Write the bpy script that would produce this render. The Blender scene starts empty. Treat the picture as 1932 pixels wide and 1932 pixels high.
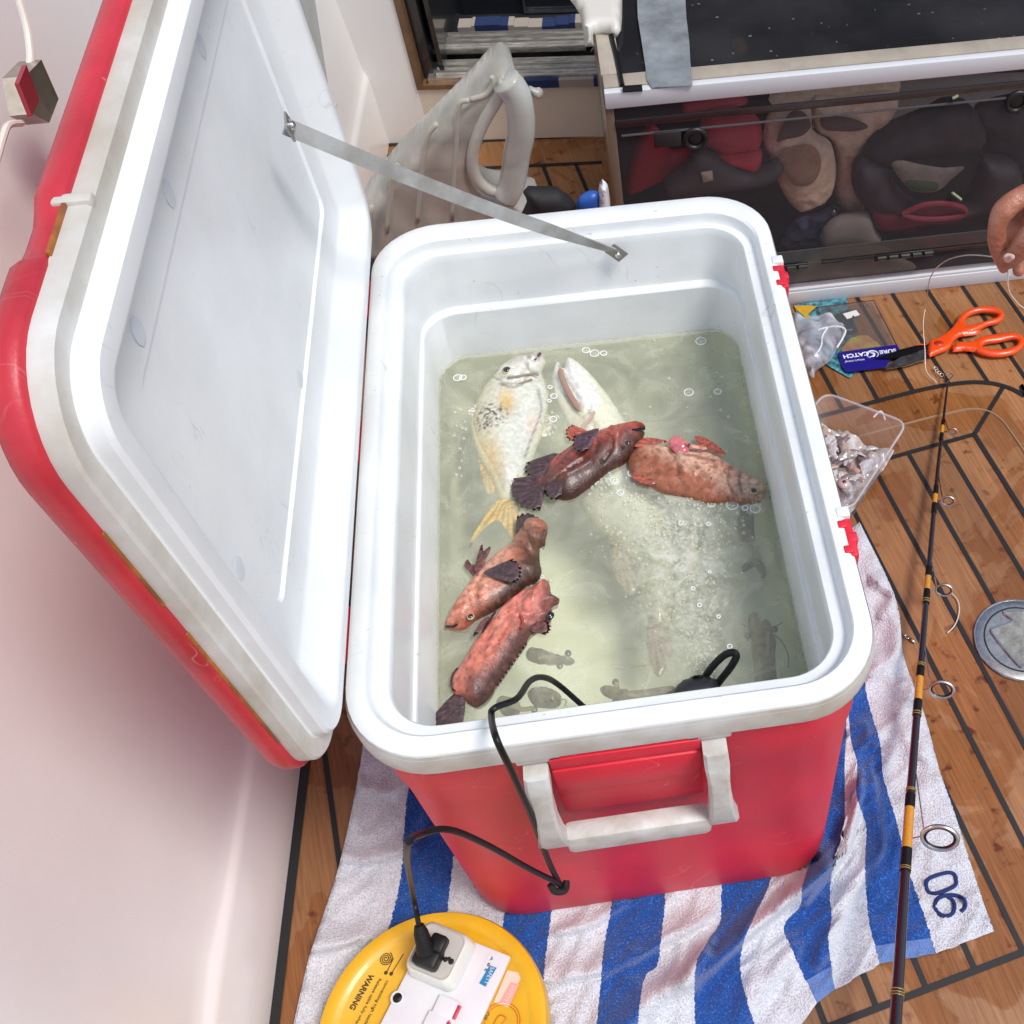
import bpy, bmesh, math, random
import numpy as np
from mathutils import Vector, Matrix, noise
from mathutils.geometry import delaunay_2d_cdt
random.seed(7)
S = bpy.context.scene
COL = S.collection
# ------------------------------------------------------------------ camera
F, CX, CY = 2050.5, 1361.0, 966.0          # focal length and principal point in units of 1/1932 of the frame
YAW, PIT, ROL = 0.127338, 0.949517, 0.0207587
CAM = Vector((0.0414546, -0.7727165, 1.448139))
fw = Vector((math.sin(YAW)*math.cos(PIT), math.cos(YAW)*math.cos(PIT), -math.sin(PIT)))
r0 = Vector((math.cos(YAW), -math.sin(YAW), 0)); d0 = fw.cross(r0)
RX = math.cos(ROL)*r0 + math.sin(ROL)*d0; DN = -math.sin(ROL)*r0 + math.cos(ROL)*d0
cam = bpy.data.cameras.new('camera'); co = bpy.data.objects.new('camera', cam); COL.objects.link(co)
co.matrix_world = Matrix(((RX.x, -DN.x, -fw.x, CAM.x), (RX.y, -DN.y, -fw.y, CAM.y), (RX.z, -DN.z, -fw.z, CAM.z), (0, 0, 0, 1)))
cam.sensor_fit = 'HORIZONTAL'; cam.sensor_width = 36; cam.lens = F/1932*36; cam.shift_x = (966-CX)/1932; cam.clip_end = 200; cam.clip_start = .02
S.camera = co
# ------------------------------------------------------------------ light
SUN_DIR = Vector((.45, -.30, 1.0)).normalized()      # towards the sun
w = bpy.data.worlds.new('World'); S.world = w; w.use_nodes = True
nt = w.node_tree; sky = nt.nodes.new('ShaderNodeTexSky'); sky.sky_type = 'NISHITA'; sky.sun_disc = False
sky.sun_elevation = math.asin(SUN_DIR.z); sky.sun_rotation = math.atan2(SUN_DIR.x, SUN_DIR.y)
sky.dust_density = 2.2; sky.air_density = 1.0; sky.ozone_density = .8
bg = nt.nodes['Background']; bg.inputs[1].default_value = .15; nt.links.new(sky.outputs[0], bg.inputs[0])
sl = bpy.data.lights.new('sun', 'SUN'); sl.energy = 2.2; sl.angle = math.radians(16); sl.color = (1, .965, .91)
so = bpy.data.objects.new('sun', sl); COL.objects.link(so); so.rotation_euler = SUN_DIR.to_track_quat('Z', 'Y').to_euler()
S.view_settings.view_transform = 'Standard'; S.view_settings.look = 'None'; S.view_settings.exposure = .08; S.view_settings.gamma = 1
S.render.engine = 'CYCLES'
S.cycles.transparent_max_bounces = 24

# ------------------------------------------------------------------ helpers
def ray(u, v): return (RX*((u-CX)/F) + DN*((v-CY)/F) + fw)
def U(u, v, ax=2, val=0.0):
    d = ray(u, v); return CAM + d*((val-CAM[ax])/d[ax])
def UD(u, v, dist): return CAM + ray(u, v).normalized()*dist
def PJ(p):
    q = Vector(p)-CAM; z = q.dot(fw); return CX+F*q.dot(RX)/z, CY+F*q.dot(DN)/z
def Z(ox, oy, k):
    return lambda *pts: [((ox+x/k)/1.0761, (oy+y/k)/1.0761) for x, y in pts]
zA = Z(800, 640, 3.22); zB = Z(1100, 640, 3.22); zC = Z(800, 1000, 3.864); zD = Z(1200, 1050, 3.864)
z2 = Z(1579, 550, 3.864); z3 = Z(1579, 1050, 3.864); z4 = Z(1579, 1579, 3.864); zR = Z(600, 1780, 3.513); zH = Z(1900, 350, 7.728)
zT = Z(1379, 0, 2.76); zW = Z(700, 0, 2.76); zP = Z(1580, 580, 6.9); zK = Z(1150, 0, 5.52); zL = Z(0, 0, 2.76)

def tag(o, label=None, cat=None, group=None, kind=None):
    if label: o['label'] = label
    if cat: o['category'] = cat
    if group: o['group'] = group
    if kind: o['kind'] = kind
    return o
def thing(name, label, cat, loc=(0, 0, 0), group=None):
    o = bpy.data.objects.new(name, None); o.location = loc; o.empty_display_size = .05; COL.objects.link(o); tag(o, label, cat, group); return o
def obj(name, V, Fc, mat, parent=None, smooth=True, ang=35, cols=None, uvs=None):
    me = bpy.data.meshes.new(name); off = Vector((0, 0, 0))
    if parent is not None:
        q = parent
        while q is not None: off = off + q.location; q = q.parent
    elif len(V):
        xs = [v[0] for v in V]; ys = [v[1] for v in V]; zs = [v[2] for v in V]
        off = Vector(((min(xs)+max(xs))/2, (min(ys)+max(ys))/2, min(zs)))
    me.from_pydata([tuple(Vector(v)-off) for v in V], [], Fc); me.materials.append(mat)
    if cols is not None:
        a = me.color_attributes.new('Col', 'FLOAT_COLOR', 'POINT')
        for i, c in enumerate(cols): a.data[i].color = (c[0], c[1], c[2], 1)
    if uvs is not None:
        l = me.uv_layers.new(name='UVMap')
        for lp in me.loops: l.data[lp.index].uv = uvs[lp.vertex_index]
    bm = bmesh.new(); bm.from_mesh(me); bmesh.ops.recalc_face_normals(bm, faces=bm.faces); bm.to_mesh(me); bm.free()
    if smooth:
        me.shade_smooth(); me.set_sharp_from_angle(angle=math.radians(ang))
    o = bpy.data.objects.new(name, me); COL.objects.link(o)
    if parent is not None: o.parent = parent
    else: o.location = off
    return o
class MB:
    def __init__(s): s.v = []; s.f = []
    def add(s, V, Fc):
        b = len(s.v); s.v += [Vector(x) for x in V]; s.f += [tuple(i+b for i in f) for f in Fc]; return s
    def box(s, a, b, bev=0.0, M=None):
        a = Vector(a); b = Vector(b); bm = bmesh.new(); bmesh.ops.create_cube(bm, size=1)
        for v in bm.verts: v.co = Vector([(a[i]+b[i])/2 + v.co[i]*(b[i]-a[i]) for i in range(3)])
        if bev: bmesh.ops.bevel(bm, geom=bm.edges[:], offset=bev, segments=2, affect='EDGES', profile=.5)
        if M is not None: bm.transform(M)
        bm.verts.index_update(); s.add([v.co.copy() for v in bm.verts], [[v.index for v in f.verts] for f in bm.faces]); bm.free(); return s
    def tube(s, pts, r, n=10, closed=False, cap=True, flat=None):
        pts = [Vector(p) for p in pts]; m = len(pts); rr = r if isinstance(r, (list, tuple)) else [r]*m
        base = len(s.v); prev = None
        for i, p in enumerate(pts):
            a = pts[(i-1) % m] if (closed or i) else p; b = pts[(i+1) % m] if (closed or i < m-1) else p
            t = (b-a).normalized()
            if prev is None:
                q = Vector((0, 0, 1)) if abs(t.z) < .9 else Vector((1, 0, 0)); nx = t.cross(q).normalized()
            else: nx = (prev - t*prev.dot(t)).normalized()
            prev = nx; ny = t.cross(nx)
            for k in range(n):
                A = 2*math.pi*k/n; s.v.append(p+nx*math.cos(A)*rr[i]+ny*math.sin(A)*rr[i]*(flat or 1))
        for i in range(m if closed else m-1):
            for k in range(n):
                s.f.append((base+i*n+k, base+i*n+(k+1) % n, base+((i+1) % m)*n+(k+1) % n, base+((i+1) % m)*n+k))
        if cap and not closed:
            s.f.append(tuple(base+k for k in range(n))); s.f.append(tuple(base+(m-1)*n+k for k in range(n)))
        return s
    def ell(s, c, r, seg=12, rg=8, M=None):
        V = []; Fc = []
        for i in range(rg+1):
            t = math.pi*i/rg
            for k in range(seg):
                p = 2*math.pi*k/seg; q = Vector((r[0]*math.sin(t)*math.cos(p), r[1]*math.sin(t)*math.sin(p), r[2]*math.cos(t)))
                if M is not None: q = M @ q
                V.append(q+Vector(c))
        for i in range(rg):
            for k in range(seg): Fc.append((i*seg+k, i*seg+(k+1) % seg, (i+1)*seg+(k+1) % seg, (i+1)*seg+k))
        return s.add(V, Fc)
    def loft(s, rings, close_ends=(True, True)):
        n = len(rings[0]); b = len(s.v)
        for r in rings: s.v += [Vector(p) for p in r]
        for i in range(len(rings)-1):
            for k in range(n): s.f.append((b+i*n+k, b+i*n+(k+1) % n, b+(i+1)*n+(k+1) % n, b+(i+1)*n+k))
        if close_ends[0]: s.f.append(tuple(range(b, b+n)))
        if close_ends[1]: s.f.append(tuple(range(b+(len(rings)-1)*n, b+len(rings)*n)))
        return s
    def build(s, name, mat, parent=None, **k): return obj(name, s.v, s.f, mat, parent, **k)
def cr(pts, n=8, closed=False):
    P = [Vector(p) for p in pts]; m = len(P); out = []
    for i in range(m if closed else m-1):
        p0 = P[(i-1) % m] if (closed or i) else P[0]*2-P[1]; p1 = P[i]; p2 = P[(i+1) % m]
        p3 = P[(i+2) % m] if (closed or i < m-2) else P[-1]*2-P[-2]
        for k in range(n):
            t = k/n; out.append(.5*((2*p1)+(p2-p0)*t+(2*p0-5*p1+4*p2-p3)*t*t+(3*p1-p0-3*p2+p3)*t**3))
    if not closed: out.append(P[-1])
    return out
def rrect(hw, hl, r, n=8):
    out = []
    for cx, cy, a0 in ((hw-r, hl-r, 0), (-hw+r, hl-r, 90), (-hw+r, -hl+r, 180), (hw-r, -hl+r, 270)):
        for k in range(n+1):
            a = math.radians(a0+90*k/n); out.append((cx+r*math.cos(a), cy+r*math.sin(a)))
    return out
def prism(pts, vec):
    """polygon (world points) pushed along vec"""
    n = len(pts); vec = Vector(vec); V = [Vector(p) for p in pts]+[Vector(p)+vec for p in pts]
    return V, [tuple(range(n)), tuple(range(n, 2*n))]+[(i, (i+1) % n, n+(i+1) % n, n+i) for i in range(n)]
def plate(name, px, ax, val, th, mat, parent=None, **k):
    vec = [0, 0, 0]; vec[ax] = th
    V, Fc = prism([U(a, b, ax, val) for a, b in px], vec); k.setdefault('smooth', False); return obj(name, V, Fc, mat, parent, **k)
def dist_poly(P, poly):
    best = np.full(len(P), 1e9); m = len(poly)
    for i in range(m):
        a = poly[i]; b = poly[(i+1) % m]; ab = b-a; t = np.clip(((P-a)@ab)/max(ab@ab, 1e-12), 0, 1)
        best = np.minimum(best, np.hypot(*(P-(a+t[:, None]*ab)).T))
    return best
def inside(P, poly):
    c = np.zeros(len(P), bool); m = len(poly)
    for i in range(m):
        a = poly[i]; b = poly[(i+1) % m]
        if a[1] == b[1]: continue
        k = ((a[1] > P[:, 1]) != (b[1] > P[:, 1])) & (P[:, 0] < (b[0]-a[0])*(P[:, 1]-a[1])/(b[1]-a[1])+a[0]); c ^= k
    return c
def inflate(name, px, ax, val, T1, T2, mat, parent=None, step=.005, R=None, warp=None, colf=None, smooth_outline=True, power=.5, bump=0, hole=None, crv=3, hf=None):
    """closed solid with the outline px; T1 thickness on the camera side, T2 on the other."""
    ia, ib = {2: (0, 1), 1: (0, 2), 0: (1, 2)}[ax]
    W3 = [U(a, b, ax, val) for a, b in px]
    if smooth_outline: W3 = cr(W3, crv, True)
    raw = np.array([[p[ia], p[ib]] for p in W3]); poly = []
    for i in range(len(raw)):
        a, b = raw[i], raw[(i+1) % len(raw)]; n = max(1, int(np.hypot(*(b-a))/step))
        for k in range(n): poly.append(a+(b-a)*k/n)
    poly = np.array(poly)
    lo, hi = poly.min(0), poly.max(0); gx = np.arange(lo[0], hi[0], step); gy = np.arange(lo[1], hi[1], step*.87)
    G = np.array([(x+(step/2 if j % 2 else 0), y) for j, y in enumerate(gy) for x in gx]); G = G[inside(G, poly)]
    if len(G): dg = dist_poly(G, poly); G = G[dg > step*.55]; dg = dg[dg > step*.55]
    else: dg = np.zeros(0)
    P = np.vstack([poly, G]) if len(G) else poly; nb = len(poly)
    res = delaunay_2d_cdt([Vector(p) for p in P], [(i, (i+1) % nb) for i in range(nb)], [], 1, 1e-7)
    pv = np.array([[v.x, v.y] for v in res[0]]); tri = res[2]
    d = dist_poly(pv, poly); d[d < 1e-6] = 0
    Rm = R or max(d.max(), 1e-6); q = np.clip(d/Rm, 0, 1); hh = (1-(1-q)**2)**power
    n = len(pv); V = []; C = []
    sgn = -1 if ax == 1 else 1
    if ax == 0: sgn = 1
    edge = d <= 1e-6; idx2 = {}
    def mk(i, side):
        p = [0, 0, 0]; p[ia], p[ib] = pv[i]; h = hh[i]*(T1 if side else -T2)
        if hf and side:
            p[ax] = val; u_, v_ = PJ(p); h += hf(u_, v_, q[i])
        p[ax] = val + sgn*h; p = Vector(p)
        if bump and not edge[i]: p[ax] += bump*noise.noise(Vector(pv[i].tolist()+[side*3.])*60)
        if colf:
            u, v = PJ(p); C.append(colf(u, v, q[i]))
        if warp: p = warp(p)
        V.append(p)
    for i in range(n): mk(i, 1)
    for i in range(n):
        if edge[i]: idx2[i] = i
        else: idx2[i] = len(V); mk(i, 0)
    Fc = [tuple(t) for t in tri]+[tuple(idx2[i] for i in reversed(t)) for t in tri]
    return obj(name, V, Fc, mat, parent, ang=70, cols=C if colf else None)
# ------------------------------------------------------------------ materials
_m = {}
def mat(name, col, rough=.5, metal=0, var=0.0, vscale=20, bump=0.0, bscale=200, col2=None, coat=0, spec=.5, trans=None, sss=0, vcol=False, stretch=None, rot=0, emit=None, detail=4, rvar=0, scuff=None):
    if name in _m: return _m[name]
    m = bpy.data.materials.new(name); m.use_nodes = True; t = m.node_tree; N = t.nodes; L = t.links; b = N['Principled BSDF']
    b.inputs['Roughness'].default_value = rough; b.inputs['Metallic'].default_value = metal
    b.inputs['Coat Weight'].default_value = coat; b.inputs['Specular IOR Level'].default_value = spec
    if sss: b.inputs['Subsurface Weight'].default_value = sss; b.inputs['Subsurface Radius'].default_value = (.02, .008, .004); b.inputs['Subsurface Scale'].default_value = .3
    tc = N.new('ShaderNodeTexCoord'); mp = N.new('ShaderNodeMapping'); L.new(tc.outputs['Object'], mp.inputs[0])
    if stretch: mp.inputs['Scale'].default_value = stretch
    mp.inputs['Rotation'].default_value = (0, 0, rot)
    base = None
    if vcol:
        a = N.new('ShaderNodeAttribute'); a.attribute_name = 'Col'; base = a.outputs['Color']
    if var or col2:
        nz = N.new('ShaderNodeTexNoise'); nz.inputs['Scale'].default_value = vscale; nz.inputs['Detail'].default_value = detail; nz.inputs['Roughness'].default_value = .6; L.new(mp.outputs[0], nz.inputs[0])
        rp = N.new('ShaderNodeValToRGB'); L.new(nz.outputs[0], rp.inputs[0]); rp.color_ramp.elements[0].position = .35; rp.color_ramp.elements[1].position = .68
        if vcol:
            rp.color_ramp.elements[0].color = (1-var,)*3+(1,); rp.color_ramp.elements[1].color = (1+var,)*3+(1,)
            mx = N.new('ShaderNodeMix'); mx.data_type = 'RGBA'; mx.blend_type = 'MULTIPLY'; mx.inputs[0].default_value = 1
            L.new(base, mx.inputs[6]); L.new(rp.outputs[0], mx.inputs[7]); base = mx.outputs[2]
        else:
            c2 = col2 or tuple(min(1, c*(1+var)) for c in col); c1 = col if col2 else tuple(c*(1-var) for c in col)
            rp.color_ramp.elements[0].color = (*c1, 1); rp.color_ramp.elements[1].color = (*c2, 1); base = rp.outputs[0]
        if rvar:
            mr = N.new('ShaderNodeMapRange'); L.new(nz.outputs[0], mr.inputs[0]); mr.inputs[3].default_value = rough-rvar; mr.inputs[4].default_value = rough+rvar; L.new(mr.outputs[0], b.inputs['Roughness'])
    if scuff:      # thin wandering scratches and a few rubbed specks
        mp2 = N.new('ShaderNodeMapping'); L.new(tc.outputs['Object'], mp2.inputs[0]); mp2.inputs['Rotation'].default_value = (.6, .5, .9); mp2.inputs['Scale'].default_value = (1, 3.5, 1)
        n5 = N.new('ShaderNodeTexNoise'); n5.inputs['Scale'].default_value = 7; n5.inputs['Detail'].default_value = 2; n5.inputs['Distortion'].default_value = 1.2; L.new(mp2.outputs[0], n5.inputs[0])
        a1 = N.new('ShaderNodeMath'); a1.operation = 'SUBTRACT'; L.new(n5.outputs[0], a1.inputs[0]); a1.inputs[1].default_value = .5
        a2 = N.new('ShaderNodeMath'); a2.operation = 'ABSOLUTE'; L.new(a1.outputs[0], a2.inputs[0])
        a3 = N.new('ShaderNodeMapRange'); L.new(a2.outputs[0], a3.inputs[0]); a3.inputs[1].default_value = .0015; a3.inputs[2].default_value = .0050; a3.inputs[3].default_value = 1; a3.inputs[4].default_value = 0
        n6 = N.new('ShaderNodeTexNoise'); n6.inputs['Scale'].default_value = 11; n6.inputs['Detail'].default_value = 3; L.new(tc.outputs['Object'], n6.inputs[0])
        a4 = N.new('ShaderNodeMapRange'); L.new(n6.outputs[0], a4.inputs[0]); a4.inputs[1].default_value = .54; a4.inputs[2].default_value = .66
        a5 = N.new('ShaderNodeMath'); a5.operation = 'MULTIPLY'; L.new(a3.outputs[0], a5.inputs[0]); L.new(a4.outputs[0], a5.inputs[1])
        n7 = N.new('ShaderNodeTexNoise'); n7.inputs['Scale'].default_value = 130; n7.inputs['Detail'].default_value = 1; L.new(tc.outputs['Object'], n7.inputs[0])
        a6 = N.new('ShaderNodeMapRange'); L.new(n7.outputs[0], a6.inputs[0]); a6.inputs[1].default_value = .76; a6.inputs[2].default_value = .80
        a7 = N.new('ShaderNodeMath'); a7.operation = 'MAXIMUM'; L.new(a5.outputs[0], a7.inputs[0]); L.new(a6.outputs[0], a7.inputs[1])
        a8 = N.new('ShaderNodeMath'); a8.operation = 'MULTIPLY'; L.new(a7.outputs[0], a8.inputs[0]); a8.inputs[1].default_value = scuff[3]
        m8 = N.new('ShaderNodeMix'); m8.data_type = 'RGBA'; L.new(a8.outputs[0], m8.inputs[0]); L.new(base, m8.inputs[6]); m8.inputs[7].default_value = (*scuff[:3], 1); base = m8.outputs[2]
    if base: L.new(base, b.inputs['Base Color'])
    else: b.inputs['Base Color'].default_value = (*col, 1)
    if bump:
        nb = N.new('ShaderNodeTexNoise'); nb.inputs['Scale'].default_value = bscale; nb.inputs['Detail'].default_value = 3; L.new(mp.outputs[0], nb.inputs[0])
        bp = N.new('ShaderNodeBump'); bp.inputs['Strength'].default_value = min(bump, 1); bp.inputs['Distance'].default_value = .002; L.new(nb.outputs[0], bp.inputs['Height']); L.new(bp.outputs[0], b.inputs['Normal'])
    if trans is not None:      # see-through film: trans = (tint, how much of the surface stays opaque)
        tr = N.new('ShaderNodeBsdfTransparent'); tr.inputs[0].default_value = (*trans[0], 1)
        ms = N.new('ShaderNodeMixShader'); fr = N.new('ShaderNodeFresnel'); fr.inputs[0].default_value = 1.4
        ma = N.new('ShaderNodeMath'); ma.operation = 'ADD'; ma.use_clamp = True; L.new(fr.outputs[0], ma.inputs[0]); ma.inputs[1].default_value = trans[1]
        if len(trans) > 2:
            n3 = N.new('ShaderNodeTexNoise'); n3.inputs['Scale'].default_value = trans[2]; n3.inputs['Detail'].default_value = 5; n3.inputs['Distortion'].default_value = 1.5; L.new(mp.outputs[0], n3.inputs[0])
            m3 = N.new('ShaderNodeMapRange'); m3.inputs[1].default_value = .3; m3.inputs[2].default_value = .75; m3.inputs[3].default_value = trans[1]*.3; m3.inputs[4].default_value = trans[1]*1.9
            L.new(n3.outputs[0], m3.inputs[0]); L.new(m3.outputs[0], ma.inputs[1])
        ge = N.new('ShaderNodeNewGeometry'); nb_ = N.new('ShaderNodeMath'); nb_.operation = 'SUBTRACT'; nb_.inputs[0].default_value = 1; L.new(ge.outputs['Backfacing'], nb_.inputs[1]); mb_ = N.new('ShaderNodeMath'); mb_.operation = 'MULTIPLY'; L.new(ma.outputs[0], mb_.inputs[0]); L.new(nb_.outputs[0], mb_.inputs[1])
        L.new(mb_.outputs[0], ms.inputs[0]); L.new(tr.outputs[0], ms.inputs[1]); L.new(b.outputs[0], ms.inputs[2]); L.new(ms.outputs[0], N['Material Output'].inputs[0])
    if emit: b.inputs['Emission Color'].default_value = (*emit[:3], 1); b.inputs['Emission Strength'].default_value = emit[3]
    _m[name] = m; return m
M_WHITE = mat('white_plastic', (.79, .82, .82), .33, scuff=(.42, .38, .32, .5), var=.07, vscale=9, bump=.06, bscale=90, coat=.15)
M_STAIN = mat('stained_white_plastic', (.66, .68, .66), .42, col2=(.46, .42, .34), vscale=14, bump=.15, bscale=60, detail=9)
M_LIDWHITE = mat('lid_plastic', (.83, .86, .87), .36, scuff=(.50, .50, .50, .35), var=.06, vscale=7, bump=.05, bscale=60)
M_SEAL = mat('lid_flange_plastic', (.50, .46, .38), .5, col2=(.72, .72, .69), vscale=11, detail=8)
M_RED = mat('red_plastic', (.74, .028, .055), .46, scuff=(.80, .22, .24, .6), var=.14, vscale=6, bump=.08, bscale=300, spec=.35, rvar=.08)
M_REDLID = mat('faded_red_plastic', (.52, .03, .045), .42, scuff=(.72, .22, .22, .6), var=.2, vscale=10, bump=.12, bscale=260)
M_BLACK = mat('black_rubber', (.006, .006, .007), .42, spec=.3)
M_BLACKM = mat('black_matte', (.008, .008, .009), .7)
M_CHROME = mat('chrome', (.62, .62, .60), .16, 1, var=.15, vscale=60)
M_STEEL = mat('dull_steel', (.60, .57, .52), .30, 1, var=.2, vscale=120)
M_GEL = mat('white_gelcoat', (.85, .845, .825), .3, var=.03, vscale=3, coat=.2)
M_CREAM = mat('cream_gelcoat', (.70, .64, .53), .4, var=.05, vscale=4)
M_CAULK = mat('black_caulk', (.008, .008, .009), .6)

# ------------------------------------------------------------------ deck
pd = Vector((.1857, -.9826, 0)); cd = Vector((.9826, .1857, 0))       # along and across the planks
def teak():
    m = bpy.data.materials.new('teak_deck'); m.use_nodes = True; t = m.node_tree; N = t.nodes; L = t.links; b = N['Principled BSDF']
    tc = N.new('ShaderNodeTexCoord')
    def dot(v):
        d = N.new('ShaderNodeVectorMath'); d.operation = 'DOT_PRODUCT'; L.new(tc.outputs['Object'], d.inputs[0]); d.inputs[1].default_value = v; return d.outputs['Value']
    a = dot(tuple(cd)); p = dot(tuple(pd))
    cmb = N.new('ShaderNodeCombineXYZ'); L.new(a, cmb.inputs[0]); L.new(p, cmb.inputs[1])
    sc = N.new('ShaderNodeVectorMath'); sc.operation = 'MULTIPLY'; L.new(cmb.outputs[0], sc.inputs[0]); sc.inputs[1].default_value = (260, 12, 1)
    g = N.new('ShaderNodeTexNoise'); g.inputs['Scale'].default_value = 1; g.inputs['Detail'].default_value = 6; g.inputs['Distortion'].default_value = .6; L.new(sc.outputs[0], g.inputs[0])
    fl = N.new('ShaderNodeMath'); fl.operation = 'SUBTRACT'; L.new(a, fl.inputs[0]); fl.inputs[1].default_value = .4226-.0672*10
    dv = N.new('ShaderNodeMath'); dv.operation = 'DIVIDE'; L.new(fl.outputs[0], dv.inputs[0]); dv.inputs[1].default_value = .0672
    ff = N.new('ShaderNodeMath'); ff.operation = 'FLOOR'; L.new(dv.outputs[0], ff.inputs[0])
    wn = N.new('ShaderNodeTexWhiteNoise'); wn.noise_dimensions = '1D'; L.new(ff.outputs[0], wn.inputs['W'])
    rp = N.new('ShaderNodeValToRGB'); L.new(g.outputs[0], rp.inputs[0])
    e = rp.color_ramp.elements; e[0].position = .25; e[0].color = (.215, .090, .032, 1); e[1].position = .75; e[1].color = (.375, .178, .072, 1)
    big = N.new('ShaderNodeTexNoise'); big.inputs['Scale'].default_value = 3.2; big.inputs['Detail'].default_value = 4; L.new(tc.outputs['Object'], big.inputs[0])
    # dry / wet change of tone over the whole deck
    hv = N.new('ShaderNodeHueSaturation'); L.new(rp.outputs[0], hv.inputs['Color'])
    v1 = N.new('ShaderNodeMath'); v1.operation = 'MULTIPLY_ADD'; L.new(wn.outputs['Value'], v1.inputs[0]); v1.inputs[1].default_value = .34; v1.inputs[2].default_value = .68
    v2 = N.new('ShaderNodeMath'); v2.operation = 'MULTIPLY_ADD'; L.new(big.outputs[0], v2.inputs[0]); v2.inputs[1].default_value = .9; L.new(v1.outputs[0], v2.inputs[2])
    v3 = N.new('ShaderNodeMath'); v3.operation = 'SUBTRACT'; L.new(v2.outputs[0], v3.inputs[0]); v3.inputs[1].default_value = .32
    L.new(v3.outputs[0], hv.inputs['Value'])
    # rusty drops
    sp = N.new('ShaderNodeTexNoise'); sp.inputs['Scale'].default_value = 42; sp.inputs['Detail'].default_value = 3; L.new(tc.outputs['Object'], sp.inputs[0])
    sm = N.new('ShaderNodeMapRange'); sm.inputs[1].default_value = .60; sm.inputs[2].default_value = .70; L.new(sp.outputs[0], sm.inputs[0])
    s2 = N.new('ShaderNodeTexNoise'); s2.inputs['Scale'].default_value = 6; L.new(tc.outputs['Object'], s2.inputs[0])
    m2 = N.new('ShaderNodeMapRange'); m2.inputs[1].default_value = .42; m2.inputs[2].default_value = .56; L.new(s2.outputs[0], m2.inputs[0])
    mm = N.new('ShaderNodeMath'); mm.operation = 'MULTIPLY'; L.new(sm.outputs[0], mm.inputs[0]); L.new(m2.outputs[0], mm.inputs[1])
    mx = N.new('ShaderNodeMix'); mx.data_type = 'RGBA'; L.new(mm.outputs[0], mx.inputs[0]); L.new(hv.outputs[0], mx.inputs[6]); mx.inputs[7].default_value = (.13, .035, .010, 1)
    # wet pools: darker and glossy
    wt = N.new('ShaderNodeTexNoise'); wt.inputs['Scale'].default_value = 5.5; wt.inputs['Detail'].default_value = 6; wt.inputs['Distortion'].default_value = .8; L.new(tc.outputs['Object'], wt.inputs[0])
    wm = N.new('ShaderNodeMapRange'); wm.inputs[1].default_value = .53; wm.inputs[2].default_value = .56; L.new(wt.outputs[0], wm.inputs[0])
    mw = N.new('ShaderNodeMix'); mw.data_type = 'RGBA'; mw.blend_type = 'MULTIPLY'; L.new(wm.outputs[0], mw.inputs[0]); L.new(mx.outputs[2], mw.inputs[6]); mw.inputs[7].default_value = (.86, .74, .60, 1)
    L.new(mw.outputs[2], b.inputs['Base Color'])
    rr = N.new('ShaderNodeMapRange'); L.new(wm.outputs[0], rr.inputs[0]); rr.inputs[3].default_value = .42; rr.inputs[4].default_value = .14; L.new(rr.outputs[0], b.inputs['Roughness'])
    bp = N.new('ShaderNodeBump'); bp.inputs['Strength'].default_value = .25; bp.inputs['Distance'].default_value = .001; L.new(g.outputs[0], bp.inputs['Height']); L.new(bp.outputs[0], b.inputs['Normal'])
    return m
M_TEAK = teak()
deck = obj('deck', [(-3, -3, 0), (4, -3, 0), (4, 3, 0), (-3, 3, 0)], [(0, 1, 2, 3)], M_TEAK, smooth=False); deck.location = (0, 0, 0)
for v, c in zip(deck.data.vertices, [(-3, -3, 0), (4, -3, 0), (4, 3, 0), (-3, 3, 0)]): v.co = c
tag(deck, 'wet teak planked boat deck', kind='structure')
# black caulking lines (c = across, p = along the planks)
def CP(c, p): return cd*c+pd*p
caulk = MB()
def line(pts, wd=.0075, z=.0012):
    pts = [Vector((p.x, p.y, z)) for p in pts]; L_, R_ = [], []
    for i, p in enumerate(pts):
        a = pts[max(i-1, 0)]; b = pts[min(i+1, len(pts)-1)]; t = (b-a).normalized(); n = Vector((-t.y, t.x, 0))*wd/2; L_.append(p+n); R_.append(p-n)
    b = len(caulk.v); caulk.v += L_+R_; n = len(pts)
    for i in range(n-1): caulk.f.append((b+i, b+i+1, b+n+i+1, b+n+i))
P0 = [.4226+.0672*k for k in range(-13, 14)]
SA, SB = [U(*q, 2, 0) for q in zW((860, 940), (1440, 912))]; SA2, SB2 = [U(*q, 2, 0) for q in zW((880, 785), (1430, 760))]
for c in P0:
    far = -.70
    if c < .33:
        dd = (SB-SA); k_ = (c-SA.dot(cd))/dd.dot(cd); far = (SA+dd*k_).dot(pd)
    if c < .33: line([CP(c, far), CP(c, .555)])
    elif c < .80:
        line([CP(c, -.78), CP(c, float(np.interp(c, [.63, .70, .745, .78, .803], [-.352, -.345, -.333, -.311, -.278])))])
        if c < .69: line([CP(c, -.229), CP(c, .555)])
        elif c > .75: line([CP(c, -.30), CP(c, .555)]) if c > .80 else None
    else: line([CP(c, -.78), CP(c, .555)])
line([CP(-1.0, .557), CP(1.8, .557)], .0085, .0018)            # cross seam at the near end
line([CP(-1.0, .700), CP(1.8, .700)], .004, .0018)
hatch = [CP(.30, -.355), CP(.50, -.354), CP(.63, -.352), CP(.70, -.345), CP(.745, -.333), CP(.78, -.311), CP(.803, -.278), CP(.812, -.23), CP(.812, .555)]
line(cr(hatch, 5), .0085, .0024)
line([CP(.30, -.231), CP(.681, -.2285)], .008, .0018); line([CP(.681, -.2285), CP(.683, .555)], .008, .0024)
line([CP(.779, -.310), CP(.681, -.2285)], .0075, .0018)
for a_, b_ in ((SA, SB), (SA2, SB2)): line([a_+(a_-b_)*2.2, b_], .009, .0018)
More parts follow.
